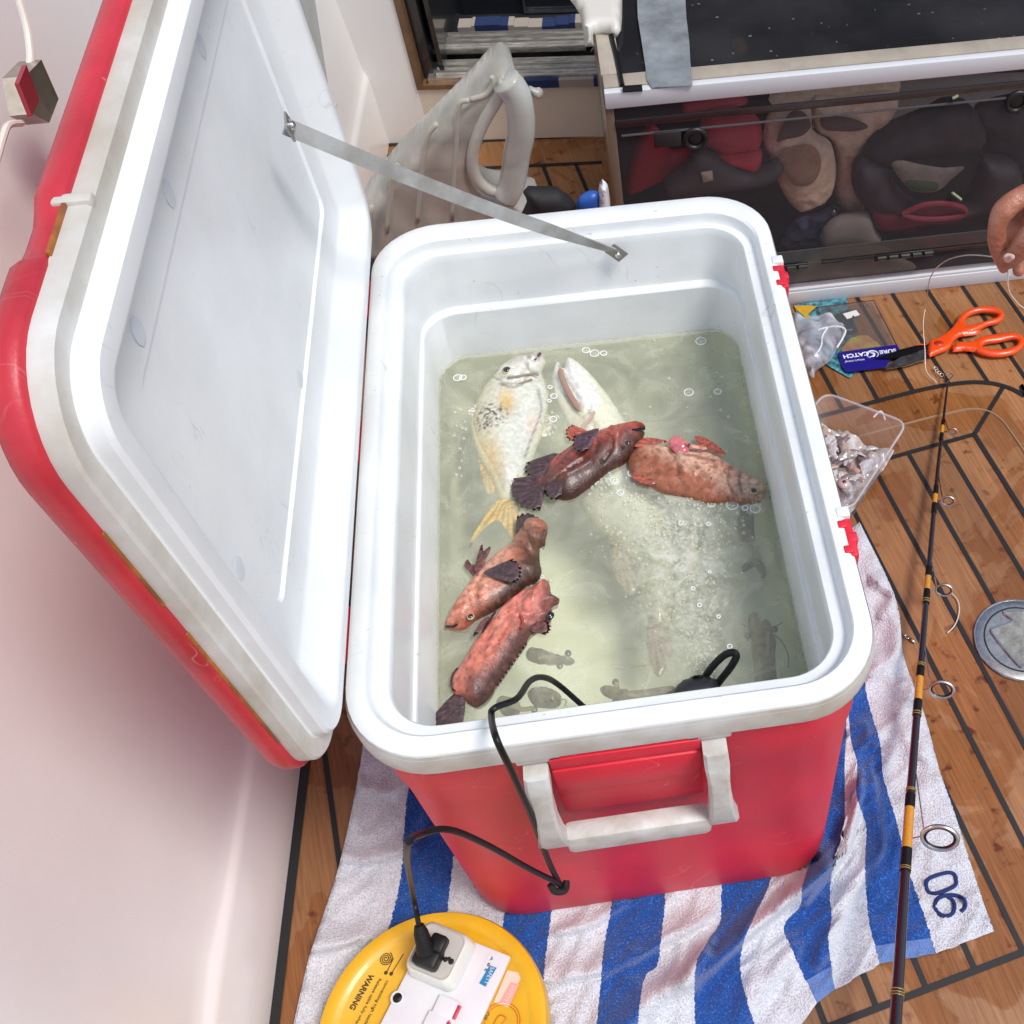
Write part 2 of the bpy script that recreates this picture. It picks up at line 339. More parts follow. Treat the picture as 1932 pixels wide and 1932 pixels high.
o = caulk.build('deck_seams', M_CAULK, smooth=False); tag(o, 'black caulking seams between teak planks', kind='structure')
g = MB(); gp = cr([CP(.40, -.291), CP(.582, -.290), CP(.66, -.287), CP(.700, -.283), CP(.725, -.270), CP(.739, -.245), CP(.743, -.20), CP(.744, -.10), CP(.745, .2), CP(.745, .5)], 6)
g.tube([Vector((p.x, p.y, .0005)) for p in gp], .0022, 6); o = g.build('hatch_groove', mat('groove_rubber', (.30, .19, .11), .6)); tag(o, 'narrow worn rubber joint round deck hatch', kind='structure')
# recessed flush lifting ring in the hatch
rc = Vector((.5835, -.0485, 0)); RR = .0696
t = thing('flush_hatch_latch', 'round stainless steel flush latch with square recess set in the teak hatch', 'latch', rc)
m = MB(); prof = [(RR, .0005), (RR, .003), (RR-.004, .0048), (RR*.80, .005), (RR*.79, .0035), (RR*.765, .0035), (RR*.76, .005), (.001, .005)]
m.loft([[rc+Vector((r*math.cos(a), r*math.sin(a), z)) for a in [2*math.pi*k/64 for k in range(64)]] for r, z in prof], (False, True)); m.build('latch_plate', M_STEEL, t)
m = MB(); m.tube([rc+Vector((RR*.775*math.cos(a), RR*.775*math.sin(a), .0046)) for a in [2*math.pi*k/64 for k in range(64)]], .0013, 6, closed=True); m.build('ring_groove', mat('groove_dark', (.03, .028, .025), .5), t)
m = MB(); m.tube([rc+Vector((RR*.985*math.cos(a), RR*.985*math.sin(a), .0030)) for a in [2*math.pi*k/64 for k in range(64)]], .0016, 6, closed=True); m.build('outer_bead', M_CHROME, t)
hk = [U(*q, 2, .006) for q in z3((1770, 745), (1845, 815), (1700, 870), (1690, 920), (1880, 1150), (1932, 1160), (2060, 1060), (1960, 830), (1932, 745))]
m = MB(); m.tube(cr(hk, 4, True), .0024, 6, closed=True); m.build('recess_rim', M_CHROME, t)
V, Fc = prism([p+Vector((0, 0, -.0002)) for p in cr(hk, 4, True)], (0, 0, .0005)); obj('recess_floor', V, Fc, mat('dirty_steel', (.22, .22, .20), .5, .6, col2=(.42, .42, .38), vscale=90), t)

# ------------------------------------------------------------------ hull side and bulkhead
def wx(y):      # foot of the hull liner in plan
    return float(np.interp(y, [-1.6, -.43, -.08, .5, 1.34], [-.53, -.488, -.476, -.452, -.40]))
prof = [(0, 0), (-.001, .15), (-.003, .160), (-.006, .166), (-.0085, .174), (-.0105, .20), (-.024, .40), (-.045, .75), (-.085, 1.1), (-.14, 1.5)]
ys = list(np.linspace(-1.6, 1.345, 40)); V = []; Fc = []
for y in ys:
    k = 1+.9*math.exp(-((y+.39)/.06)**2)
    for j, (dx, z) in enumerate(prof): V.append((wx(y)+dx*(k if 1 < j < 7 else 1), y, z))
for y in ys:
    V.append((wx(y)-.25, y, 1.5))
n = len(prof)
for i in range(len(ys)-1):
    for j in range(n-1): Fc.append((i*n+j, i*n+j+1, (i+1)*n+j+1, (i+1)*n+j))
    b = len(ys)*n; Fc.append((i*n+n-1, b+i, b+i+1, (i+1)*n+n-1))
o = obj('hull_wall', V, Fc, M_GEL, ang=60); tag(o, 'smooth white gelcoat hull side left of the cooler', 'wall')
s = MB(); s2 = []
caulk2 = MB()
pts = [Vector((wx(y)+.006, y, .002)) for y in np.linspace(-1.5, 1.3, 30)]
for q in (0,):
    b = 0; V = [p+Vector((-.007, 0, 0)) for p in pts]+[p+Vector((.007, 0, 0)) for p in pts]; nn = len(pts)
    o = obj('hull_seam', V, [(i, i+1, nn+i+1, nn+i) for i in range(nn-1)], M_CAULK, smooth=False); tag(o, 'black caulk line along the hull', kind='structure')
# moulded fillet near the lower left corner
A = Vector((wx(-.45)+.0, -.40, .0))
m = MB(); ap = U(405, 1782, 0, -.512); b1 = U(352, 2050, 0, -.512); b2 = U(545, 2050, 0, -.484)
m.add([ap, b1, b2, ap+Vector((-.05, 0, 0)), b1+Vector((-.05, 0, 0)), b2+Vector((-.05, 0, 0)), (b1+b2)/2+Vector((.02, 0, .0)), ap*.5+(b1+b2)*.25+Vector((.014, 0, 0))], [(0, 1, 7), (0, 7, 2), (1, 6, 7), (7, 6, 2), (3, 4, 5), (0, 3, 4, 1), (0, 2, 5, 3), (1, 4, 5, 2, 6)])
o = m.build('hull_moulding', M_GEL, ang=60); tag(o, 'small wedge shaped white moulding low on the hull side', 'moulding')
bu = Vector((.454, -.051, 0)).normalized(); bn = Vector((-bu.y, bu.x, 0))*-1     # bulkhead: bn points at the viewer
B0 = Vector((-.40, 1.343, 0))
def BK(a, z, d=0): return B0+bu*a+Vector((0, 0, z))-bn*(-d) if False else B0+bu*a+Vector((0, 0, z))+bn*d
def bbox(mb, a0, a1, z0, z1, d0, d1):
    P = [BK(a, z, d) for a in (a0, a1) for z in (z0, z1) for d in (d0, d1)]
    mb.add(P, [(0, 1, 3, 2), (4, 6, 7, 5), (0, 4, 5, 1), (2, 3, 7, 6), (0, 2, 6, 4), (1, 5, 7, 3)])
t = thing('cabin_bulkhead', 'cream bulkhead with a dark doorway behind the cooler', 'bulkhead', B0)
m = MB(); bbox(m, -.2, .092, 0, 1.6, -.05, 0); m.build('side_panel', M_GEL, t, smooth=False)
m = MB(); bbox(m, .092, 1.9, 0, .128, -.05, 0); m.build('sill_panel', M_CREAM, t, smooth=False)
m = MB(); bbox(m, -.2, 1.9, -.002, 1.6, -1.2, -1.15); bbox(m, -.25, -.21, 0, 1.6, -1.2, 0); bbox(m, 1.86, 1.9, 0, 1.6, -1.2, -.06); m.build('doorway_lining', mat('dark_interior', (.012, .013, .016), .5), t, smooth=False)
mw = mat('varnished_trim', (.16, .09, .045), .35, var=.25, vscale=30)
m = MB(); bbox(m, .092, .106, .128, 1.6, -.05, .004); bbox(m, .106, 1.9, .128, .138, -.05, .004); m.build('door_trim', mw, t, smooth=False)
for k, (z, d0, d1) in enumerate([(.150, -.002, -.062), (.168, -.078, -.135)]):
    m = MB(); bbox(m, .118, 1.5, z-.012, z, d1, d0)
    for j in range(3): bbox(m, .135, 1.5, z+.0005, z+.006, d1+(d0-d1)*(j*.33+.05), d1+(d0-d1)*(j*.33+.17))
    m.build('threshold_rail', mat('scratched_chrome', (.68, .66, .60), .28, .85, var=.3, vscale=25, bump=.3, bscale=40, stretch=(1, 6, 6)), t, smooth=False)
m = MB(); bbox(m, .10, 1.86, .08, .1275, -1.14, -.052); m.build('cabin_floor', mat('dark_interior', (.012, .013, .016)), t, smooth=False)
m = MB(); bbox(m, .108, .128, .14, .9, -.20, -.02); bbox(m, .14, .15, .15, .9, -.26, -.03); m.build('door_jamb', mat('dark_jamb', (.02, .02, .022), .25, coat=.6), t, smooth=False)
m = MB(); bbox(m, .16, 1.6, .12, .9, -.30, -.28); m.build('glass_door', mat('dark_glass', (.012, .014, .018), .08, coat=1), t, smooth=False)
m = MB(); zg = U(950, 34, 1, 1.57).z; bbox(m, .30, 1.6, zg, zg+.006, -.279, -.272); bbox(m, .295, .301, zg, .9, -.279, -.272); m.build('door_frame', M_CHROME, t, smooth=False)
# striped mat on the threshold
def stripe_mat(name, a, b, period, axis=(1, 0, 0), rough=.9):
    m = bpy.data.materials.new(name); m.use_nodes = True; t = m.node_tree; N = t.nodes; L = t.links; bs = N['Principled BSDF']; bs.inputs['Roughness'].default_value = rough
    tc = N.new('ShaderNodeTexCoord'); d = N.new('ShaderNodeVectorMath'); d.operation = 'DOT_PRODUCT'; L.new(tc.outputs['Object'], d.inputs[0]); d.inputs[1].default_value = axis
    k = N.new('ShaderNodeMath'); k.operation = 'PINGPONG'; L.new(d.outputs['Value'], k.inputs[0]); k.inputs[1].default_value = period
    g = N.new('ShaderNodeMath'); g.operation = 'GREATER_THAN'; L.new(k.outputs[0], g.inputs[0]); g.inputs[1].default_value = period/2
    mx = N.new('ShaderNodeMix'); mx.data_type = 'RGBA'; L.new(g.outputs[0], mx.inputs[0]); mx.inputs[6].default_value = (*a, 1); mx.inputs[7].default_value = (*b, 1); L.new(mx.outputs[2], bs.inputs['Base Color'])
    return m
M_MAT = stripe_mat('mat_stripes', (.012, .03, .10), (.35, .31, .27), .072, tuple(bu))
m = MB()
zm0, zm1 = U(950, 76, 1, 1.46).z, U(950, 58, 1, 1.46).z
for i in range(24):
    a0 = .165+i*.03; dz = .004*math.sin(i*.9); bbox(m, a0, a0+.0301, zm0, zm1+dz, -.20, -.165)
o = m.build('door_mat', M_MAT, ang=80); tag(o, 'rolled navy and white striped towel on the door threshold', 'towel')
m = MB(); bbox(m, .235, .47, .128, .1455, -.001, .010); o = m.build('floor_cloth', M_MAT); tag(o, 'thin navy and white cloth strip tucked under the chrome threshold', 'cloth')
# cord hanging in the corner
m = MB(); pts = [(640, -60, -.435), (668, 60, -.425), (690, 130, -.418), (697, 200, -.416), (690, 290, -.414), (672, 370, -.43)]
m.tube(cr([U(a, b, 0, c) for a, b, c in pts], 8), .0038, 8); o = m.build('hanging_cord', mat('cream_cord', (.68, .64, .55), .5)); tag(o, 'thin cream cord hanging down the corner behind the cooler', 'cord')
t = thing('locker_door', 'grey translucent locker panel set flush in the hull side behind the lid', 'panel', U(600, 100, 0, -.44))
V, Fc = prism([U(*q, 0, -.430) for q in [(505, -80), (592, -80), (655, 175), (640, 188), (610, 190)]], (-.012, 0, 0)); obj('panel', V, Fc, mat('grey_panel', (.42, .44, .42), .3, var=.1), t, smooth=False)
m = MB(); m.tube(cr([U(*q, 0, -.4285) for q in [(505, -80), (610, 190), (640, 188), (655, 175), (592, -80)]], 5), .0025, 6); m.build('panel_gasket', mat('gasket', (.55, .55, .5), .5), t)
# little chrome framed light with white cord, left edge
t = thing('side_light', 'small chrome framed red reflector light on a white cord on the hull side', 'light', U(35, 180, 0, -.50))
K = -.47
q = [U(*c, 0, K) for c in zL((10, 440), (105, 345), (205, 565), (150, 700), (50, 650))]
V, Fc = prism(q, (.02, 0, 0)); obj('housing', V, Fc, mat('aged_chrome', (.50, .47, .40), .25, 1, var=.2, vscale=40), t, smooth=False)
q = [U(*c, 0, K+.021) for c in zL((80, 470), (122, 365), (195, 560), (155, 655))]
V, Fc = prism(q, (.004, 0, 0)); obj('red_lens', V, Fc, mat('red_lens', (.28, .01, .03), .2, coat=.5), t, smooth=False)
m = MB(); m.tube(cr([U(*c, 0, K+.01) for c in zL((100, -30), (150, 150), (170, 300), (165, 400))], 6), .0035, 8); m.build('cord', mat('white_cord', (.72, .70, .64), .5), t)
m = MB(); m.tube(cr([U(*c, 0, K+.01) for c in zL((120, 690), (50, 700), (20, 760), (-20, 900))], 6), .003, 8); m.build('cord', mat('white_cord', (.72, .70, .64), .5), t)

# ------------------------------------------------------------------ cooler
W2, L2, H = .2468, .36, .5558
cool = thing('cooler', 'large red cooler box with white rim standing open, holding fish in water', 'cooler', (0, 0, .006))
def iyf(i): return float(np.interp(i, [-.01, 0, .008, .022, .028, .038, .0395, .043, .044, .06, .08], [-.01, 0, .008, .036, .041, .046, .050, .057, .060, .078, .10]))
def ring(ins, z, r0=.080, own=True):
    fi = iyf(ins) if own else ins
    return [(x, y+(ins-fi)/2, z) for x, y in rrect(W2-ins, L2-(fi+ins)/2, max(r0-.85*ins, .018), 10)]
ORING = lambda i, z: ring(i, z, .080, False)
m = MB()
m.loft([ORING(i, z) for i, z in [(.040, .0035), (.024, .0045), (.016, .009), (.0125, .022), (.0120, .10), (.0115, .418), (.0090, .426), (.0080, .50), (.007, .525)]], (True, False))
m.build('shell', M_RED, cool)
inner = [(.0085, .512), (.003, .514), (.0005, .520), (0, .546), (.0025, .5525), (.008, .5558), (.019, .5558), (.0215, .553), (.0225, .546), (.0240, .5415), (.0255, .5400), (.0365, .5385), (.0380, .5365), (.0388, .528), (.0392, .462), (.0398, .457), (.0428, .4555), (.0436, .4535), (.0440, .452), (.0445, .376), (.052, .225), (.056, .208), (.066, .202)]
m = MB(); m.loft([ring(i, z) for i, z in inner], (False, True)); m.build('liner', M_WHITE, cool)
# grubby band on the outside of the rim
m = MB(); m.loft([ORING(i, z) for i, z in [(-.0008, .5195), (-.0012, .524), (-.0010, .542), (.0012, .5505)]], (False, False)); m.build('rim_band', M_STAIN, cool)
# rim tabs + handle on the near end
yf = -L2
hm = MB()
for cx in (-.079, .079):
    m = MB(); m.box((cx-.021, yf+.002, .503), (cx+.021, yf+.012, .522), .002); m.build('rim_tab', M_STAIN, cool)
M_DIRTY = mat('dirty_white_plastic', (.68, .70, .69), .45, col2=(.45, .42, .36), vscale=26, detail=10, bump=.15, bscale=90)
m = MB(); m.box((-.0715, yf+.002, .372), (.0715, yf+.020, .514), .003); m.box((-.0705, yf-.0015, .432), (.0705, yf+.006, .486), .0025); m.box((-.0700, yf+.0003, .488), (.0700, yf+.006, .509), .0015); m.build('handle_recess', M_RED, cool)
hd = thing('handle', None, None); hd.parent = cool; hd.location = (0, 0, 0); 
for k in ('label', 'category'):
    if k in hd: del hd[k]
def armring(x, wdt):
    out = []
    for z, y, w_ in [(.500, -.004, .0115), (.485, -.010, .012), (.455, -.016, .0105), (.42, -.021, .011), (.385, -.021, .013), (.352, -.016, .0165), (.336, -.010, .0175)]:
        c = x*(1+.15*(0.5-z)*2)
        out.append([(c-w_, yf+y+.008, z), (c-w_, yf+y-.006, z), (c-w_+.003, yf+y-.009, z), (c+w_-.003, yf+y-.009, z), (c+w_, yf+y-.006, z), (c+w_, yf+y+.008, z)])
    return out
for sx in (-1, 1):
    m = MB(); m.loft(armring(sx*.083, .013)); m.build('handle_arm', M_DIRTY, hd, ang=40)
m = MB(); m.box((-.075, yf-.027, .330), (.075, yf-.004, .371), .007); m.build('grip', M_DIRTY, hd)
# hinge/latch hardware on the right rim
def latch(y0, y1, name, bev=.002):
    m = MB(); m.box((W2-.0075, y0, .518), (W2+.0030, y1, .5545), bev); m.box((W2-.0115, y0+.003, .540), (W2-.002, y0+.012, .5572), .0015)
    m.box((W2-.0115, y1-.012, .540), (W2-.002, y1-.003, .5572), .0015); m.box((W2-.0050, (y0+y1)/2-.006, .515), (W2+.0055, (y0+y1)/2+.006, .5555), .002); m.build(name, M_RED, cool)
yA0, yA1 = U(1603, 1052, 2, .552).y, U(1582, 982, 2, .552).y; latch(yA0, yA1, 'catch')
yB0, yB1 = U(1476, 545, 2, .552).y, U(1464, 503, 2, .552).y; latch(yB0, yB1, 'catch')
for y0, y1 in ((yA1+.001, yA1+.013), (yB1+.001, yB1+.014)):
    m = MB(); m.box((W2-.010, y0, .522), (W2+.0035, y1, .5575), .0015); m.build('rim_lug', M_WHITE, cool)
# ---- lid (opened upright); built in its own (y, z) plane, facing +x
LX = -.2505; LH = .490; LL = .372; LC = .556+LH/2
def lring(ins, x, insh=None, r0=.065, tilt=0, dense=0):
    hh = LH/2-(ins if insh is None else insh); pts = rrect(hh, LL-ins, max(r0-ins, .014), 10)
    if dense:
        p2 = []
        for a, b in zip(pts, pts[1:]+pts[:1]):
            n_ = 60 if math.hypot(b[0]-a[0], b[1]-a[1]) > .1 else 1; p2 += [(a[0]+(b[0]-a[0])*i/n_, a[1]+(b[1]-a[1])*i/n_) for i in range(n_)]
        pts = p2
    return [(LX+x, b, LC+a) for a, b in pts]
lidp = [(0, -.014), (0, -.002), (.002, 0), (.017, 0), (.019, .001), (.020, .0095), (.023, .0125), (.036, .0135), (.040, .0125), (.043, .010), (.068, -.010), (.073, -.0125), (.111, -.0135), (.1135, -.0165), (.15, -.017)]
m = MB(); m.loft([lring(i, x) for i, x in lidp[3:]], (False, True)); lidw = m.build('lid_liner', M_LIDWHITE, cool)
m = MB(); m.loft([lring(i, x) for i, x in lidp[:4]], (False, False)); m.build('lid_flange', M_SEAL, cool)
NY1, NY0 = U(168, 374, 2, 1.05).y, U(138, 468, 2, 1.05).y
m = MB(); rs = []
def lshell(ins, x):
    out = []
    for (X, y, z) in lring(ins, x, dense=1):
        k = 0
        if z > LC+.05:                                # hand recesses on the free edge
            for yc in ((NY0+NY1)/2,):
                k = max(k, math.exp(-((y-yc)/((NY1-NY0)*.55))**8)*(1 if ins < .02 else 1.6))
        if y < -LL*.6 : k = max(k, .8*math.exp(-((z-.77)/.09)**6))
        out.append((X, y, z, k))
    return [(X, y-(y)*.0, z-(k*.007 if z > LC+.05 else 0)) if True else None for X, y, z, k in out]
sh = [(.0, -.013), (-.003, -.014), (-.005, -.016), (-.005, -.026), (-.001, -.033), (.010, -.038), (.030, -.042), (.08, -.044)]
m.loft([lshell(i, x) for i, x in sh], (False, True)); m.build('lid_shell', M_REDLID, cool, ang=60)
# dirty orange line of old seal shown in the notches
za, zb_ = U(215, 1005, 1, -.374).z, U(323, 1143, 1, -.374).z
for z0, z1 in ((zb_, za), (U(545, 1415, 1, -.38).z, U(375, 1208, 1, -.38).z)):
    m = MB(); m.box((LX-.0150, -.3745, z0), (LX-.0125, -.371, z1), .0004); m.build('seal_strip', mat('orange_seal', (.36, .12, .02), .5, var=.3, vscale=60), cool)
ya, yb = U(168, 374, 2, 1.05).y, U(138, 468, 2, 1.05).y
m = MB(); m.box((LX-.0150, yb, .556+LH-.001), (LX-.0125, ya, .556+LH+.003), .0004); m.build('seal_strip', mat('orange_seal', (.36, .12, .02)), cool)
m = MB(); m.box((LX-.022, ya, .556+LH-.004), (LX+.001, ya+.009, .556+LH+.003), .002); m.build('lid_lug', M_SEAL, cool)
# ejector marks on the lid
for (u, v) in [(380, 85), (320, 365), (262, 625), (575, 715), (452, 1072)]:
    c = U(u, v, 0, LX-.0125); xo = -.0130 if u < 500 and not (u == 575) else -.0167
    m = MB(); m.ell((LX+xo+.0004, c.y, c.z), (.0006, .009, .011), 14, 6); m.build('ejector_mark', mat('lid_mark', (.70, .74, .78), .4), cool)
# hinges between lid and box
for y in (-.22, .02, .24):
    m = MB(); m.tube([(-W2-.006, y-.03, .548), (-W2-.006, y+.03, .548)], .006, 10); m.build('hinge', M_RED, cool)
# strap holding the lid
a = U(1165, 475, 1, .3045); b_ = U(538, 238, 0, LX+.016)
sp = []; st = thing('lid_strap', None, None); st.parent = cool; st.location = (0, 0, 0)
n = 30; path = [a.lerp(b_, i/n)+Vector((0, 0, -.008*math.sin(math.pi*i/n))) for i in range(n+1)]
V = []; Fc = []
for i, p in enumerate(path):
    f_ = i/n; tw = math.radians(np.interp(f_, [0, .12, .3, .7, 1], [70, 55, 20, 15, 5])); tdir = (path[min(i+1, n)]-path[max(i-1, 0)]).normalized()
    sd = (ray(*PJ(p)).normalized()).cross(tdir).normalized(); nn = sd.cross(tdir); wv = sd*math.cos(tw)+nn*math.sin(tw)*.6; wd = .0078
    nv = wv.cross(tdir).normalized()*.0011
    V += [p+wv*wd+nv, p-wv*wd+nv, p-wv*wd-nv, p+wv*wd-nv]
for i in range(n):
    for k in range(4): Fc.append((i*4+k, i*4+(k+1) % 4, (i+1)*4+(k+1) % 4, (i+1)*4+k))
Fc += [(0, 1, 2, 3), (n*4, n*4+1, n*4+2, n*4+3)]
obj('webbing', V, Fc, mat('grey_strap', (.30, .29, .27), .5, col2=(.46, .47, .47), vscale=25), st, ang=60)
for p, dr in ((a, (0, -1, 0)), (b_, (1, 0, 0))):
    m = MB(); dr = Vector(dr); tdir = (b_-a).normalized(); e = tdir-dr*tdir.dot(dr); e.normalize(); f2 = dr.cross(e)
    if p is b_: e = -e
    P = [p+e*x+f2*y+dr*z for x in (-.010, .014) for y in (-.0085, .0085) for z in (.0025, .0045)]
    m.add(P, [(0, 1, 3, 2), (4, 6, 7, 5), (0, 4, 5, 1), (2, 3, 7, 6), (0, 2, 6, 4), (1, 5, 7, 3)]); m.build('end_plate', mat('old_metal', (.33, .33, .32), .45, .7), st)
    m = MB(); m.ell(p+dr*.0055, (.0042, .0042, .0042), 12, 8); m.build('screw', M_CHROME, st)

# ------------------------------------------------------------------ water with suspended murk
WZ = .376
WOX, WOY = 0.0, -.0078
def water_mat():
    m = bpy.data.materials.new('sea_water'); m.use_nodes = True; t = m.node_tree; N = t.nodes; L = t.links; b = N['Principled BSDF']
    tc = N.new('ShaderNodeTexCoord')
    b.inputs['Base Color'].default_value = (.79, .80, .66, 1); b.inputs['Roughness'].default_value = .08
    n1 = N.new('ShaderNodeTexNoise'); n1.inputs['Scale'].default_value = 14; n1.inputs['Detail'].default_value = 6; n1.inputs['Distortion'].default_value = 2.2; L.new(tc.outputs['Object'], n1.inputs[0])
    n2 = N.new('ShaderNodeTexNoise'); n2.inputs['Scale'].default_value = 55; n2.inputs['Detail'].default_value = 4; n2.inputs['Distortion'].default_value = 1; L.new(tc.outputs['Object'], n2.inputs[0])
    ad = N.new('ShaderNodeMath'); ad.operation = 'MULTIPLY_ADD'; L.new(n2.outputs[0], ad.inputs[0]); ad.inputs[1].default_value = .35; L.new(n1.outputs[0], ad.inputs[2])
    bp = N.new('ShaderNodeBump'); bp.inputs['Strength'].default_value = .4; bp.inputs['Distance'].default_value = .008; L.new(ad.outputs[0], bp.inputs['Height'])
    L.new(bp.outputs[0], b.inputs['Normal'])
    tr = N.new('ShaderNodeBsdfTransparent'); tr.inputs[0].default_value = (.968, .975, .885, 1)
    ge = N.new('ShaderNodeNewGeometry'); fr = N.new('ShaderNodeFresnel'); fr.inputs[0].default_value = 1.33; L.new(bp.outputs[0], fr.inputs[1]); nb_ = N.new('ShaderNodeMath'); nb_.operation = 'SUBTRACT'; nb_.inputs[0].default_value = 1; L.new(ge.outputs['Backfacing'], nb_.inputs[1])
    mr = N.new('ShaderNodeMapRange'); mr.inputs[1].default_value = .35; mr.inputs[2].default_value = .72; mr.inputs[3].default_value = .20; mr.inputs[4].default_value = .36; L.new(n1.outputs[0], mr.inputs[0])
    # churned, aerated patch above the pump stream
    sb = N.new('ShaderNodeVectorMath'); sb.operation = 'SUBTRACT'; L.new(tc.outputs['Object'], sb.inputs[0]); pc0 = U(1275, 1050, 2, WZ); sb.inputs[1].default_value = (pc0.x-WOX, pc0.y-WOY, 0)
    mpp = N.new('ShaderNodeMapping'); mpp.vector_type = 'POINT'; L.new(sb.outputs[0], mpp.inputs[0]); mpp.inputs['Rotation'].default_value = (0, 0, -.22); mpp.inputs['Scale'].default_value = (13.5, 5.8, 0)
    ln = N.new('ShaderNodeVectorMath'); ln.operation = 'LENGTH'; L.new(mpp.outputs[0], ln.inputs[0])
    fo = N.new('ShaderNodeMapRange'); L.new(ln.outputs['Value'], fo.inputs[0]); fo.inputs[1].default_value = .15; fo.inputs[2].default_value = 1.05; fo.inputs[3].default_value = 1; fo.inputs[4].default_value = 0
    n9 = N.new('ShaderNodeTexNoise'); n9.inputs['Scale'].default_value = 34; n9.inputs['Detail'].default_value = 7; n9.inputs['Roughness'].default_value = .7; n9.inputs['Distortion'].default_value = 2.5; L.new(tc.outputs['Object'], n9.inputs[0])
    f9 = N.new('ShaderNodeMapRange'); L.new(n9.outputs[0], f9.inputs[0]); f9.inputs[1].default_value = .38; f9.inputs[2].default_value = .66
    fm = N.new('ShaderNodeMath'); fm.operation = 'MULTIPLY'; L.new(fo.outputs[0], fm.inputs[0]); L.new(f9.outputs[0], fm.inputs[1])
    fs = N.new('ShaderNodeMath'); fs.operation = 'MULTIPLY_ADD'; L.new(fm.outputs[0], fs.inputs[0]); fs.inputs[1].default_value = .42; L.new(mr.outputs[0], fs.inputs[2])
    cmx = N.new('ShaderNodeMix'); cmx.data_type = 'RGBA'; L.new(fm.outputs[0], cmx.inputs[0]); cmx.inputs[6].default_value = (.79, .80, .66, 1); cmx.inputs[7].default_value = (.80, .80, .74, 1); L.new(cmx.outputs[2], b.inputs['Base Color'])
    ma = N.new('ShaderNodeMath'); ma.operation = 'ADD'; ma.use_clamp = True; L.new(fr.outputs[0], ma.inputs[0]); L.new(fs.outputs[0], ma.inputs[1])
    mb_ = N.new('ShaderNodeMath'); mb_.operation = 'MULTIPLY'; L.new(ma.outputs[0], mb_.inputs[0]); L.new(nb_.outputs[0], mb_.inputs[1])
    ms = N.new('ShaderNodeMixShader'); L.new(mb_.outputs[0], ms.inputs[0]); L.new(tr.outputs[0], ms.inputs[1]); L.new(b.outputs[0], ms.inputs[2]); L.new(ms.outputs[0], N['Material Output'].inputs[0])
    return m
    v = N.new('ShaderNodeVolumePrincipled'); v.inputs['Color'].default_value = (.95, .955, .80, 1); v.inputs['Density'].default_value = 2.2; v.inputs['Absorption Color'].default_value = (.9, .92, .7, 1)
    L.new(v.outputs[0], N['Material Output'].inputs['Volume'])
    return m
hw, hl = W2-.0440, L2-.0595
nx_, ny_ = 50, 80; V = []; Fc = []
rim = [(x, y-.0078) for x, y in rrect(hw, L2-(.0595+.0440)/2, .043, 6)]
rp = np.array(rim); gx = np.linspace(-hw, hw, nx_); gy = np.linspace(-hl-.02, hl, ny_)
G = np.array([(x, y) for y in gy for x in gx]); G = G[inside(G, rp)]; G = G[dist_poly(G, rp) > .003]
allp = np.vstack([rp, G]); res = delaunay_2d_cdt([Vector(p) for p in allp], [(i, (i+1) % len(rp)) for i in range(len(rp))], [], 1, 1e-7)
V = [(p.x, p.y, WZ+(.0016*noise.noise(Vector((p.x*22, p.y*22, 0)))+.0007*noise.noise(Vector((p.x*70, p.y*70, 3))))) for p in res[0]]
Fc = [tuple(f) for f in res[2]]; nv = len(V)
lowr = [(x, y-.008, .212) for x, y in rrect(W2-.064, L2-.084, .03, 6)]; V += lowr; k = len(rp)
idx = [min(range(nv), key=lambda i: (V[i][0]-x)**2+(V[i][1]-y)**2) for x, y in rim]
for i in range(k): Fc.append((idx[i], idx[(i+1) % k], nv+(i+1) % k, nv+i))
Fc.append(tuple(nv+i for i in range(k)))
wt = obj('water', V, Fc, water_mat(), ang=180); tag(wt, 'murky pale green sea water filling the cooler', kind='structure')

# ------------------------------------------------------------------ fish
def nz(u, v, s, k=0): return noise.noise(Vector((u/s, v/s, k)))
def mixc(a, b, t): t = max(0, min(1, t)); return tuple(a[i]*(1-t)+b[i]*t for i in range(3))
def blob(u, v, c, r): return math.exp(-(((u-c[0])/r[0])**2+((v-c[1])/r[1])**2))
M_FISHW = mat('silver_fish_skin', (1, 1, 1), .28, vcol=True, var=.14, vscale=160, bump=.35, bscale=420, coat=.5)
M_FISHR = mat('red_fish_skin', (1, 1, 1), .36, vcol=True, var=.30, vscale=120, bump=.35, bscale=520, coat=.12)
M_FIN = mat('fish_fin', (1, 1, 1), .35, vcol=True, var=.3, vscale=90, bump=.5, bscale=200, coat=.3, stretch=(1, 5, 1))
M_EYE = mat('fish_eye_black', (.004, .004, .005), .06, coat=1)
M_IRIS = mat('fish_iris', (.45, .38, .22), .2)
def fan(base, tip, half, n=7, rag=.10, neck=5, seed=0):
    """outline of a rayed fin: narrow at base, ragged arc at the tip (pixels)"""
    rg_ = random.Random(seed+int(base[0])); dx, dy = tip[0]-base[0], tip[1]-base[1]; Ln = math.hypot(dx, dy); a0 = math.atan2(dy, dx); nx, ny = -dy/Ln, dx/Ln
    out = [(base[0]-nx*neck, base[1]-ny*neck)]
    for k in range(2*n+1):
        a = a0-math.radians(half)+math.radians(2*half)*k/(2*n); r = Ln*(1-rag*(k % 2)-.16*abs(k/n-1)**2-rg_.uniform(0, .05)); out.append((base[0]+r*math.cos(a), base[1]+r*math.sin(a)))
    out.append((base[0]+nx*neck, base[1]+ny*neck)); return out
def tilt(a, b, za, zb):
    A_ = U(*a, 2, WZ); B_ = U(*b, 2, WZ); d = (B_-A_); LL_ = d.length; d.normalize()
    return lambda p: Vector((p.x, p.y, p.z+za+(zb-za)*max(-.2, min(1.2, ((Vector((p.x, p.y, 0))-Vector((A_.x, A_.y, 0))).dot(d)/LL_)))))
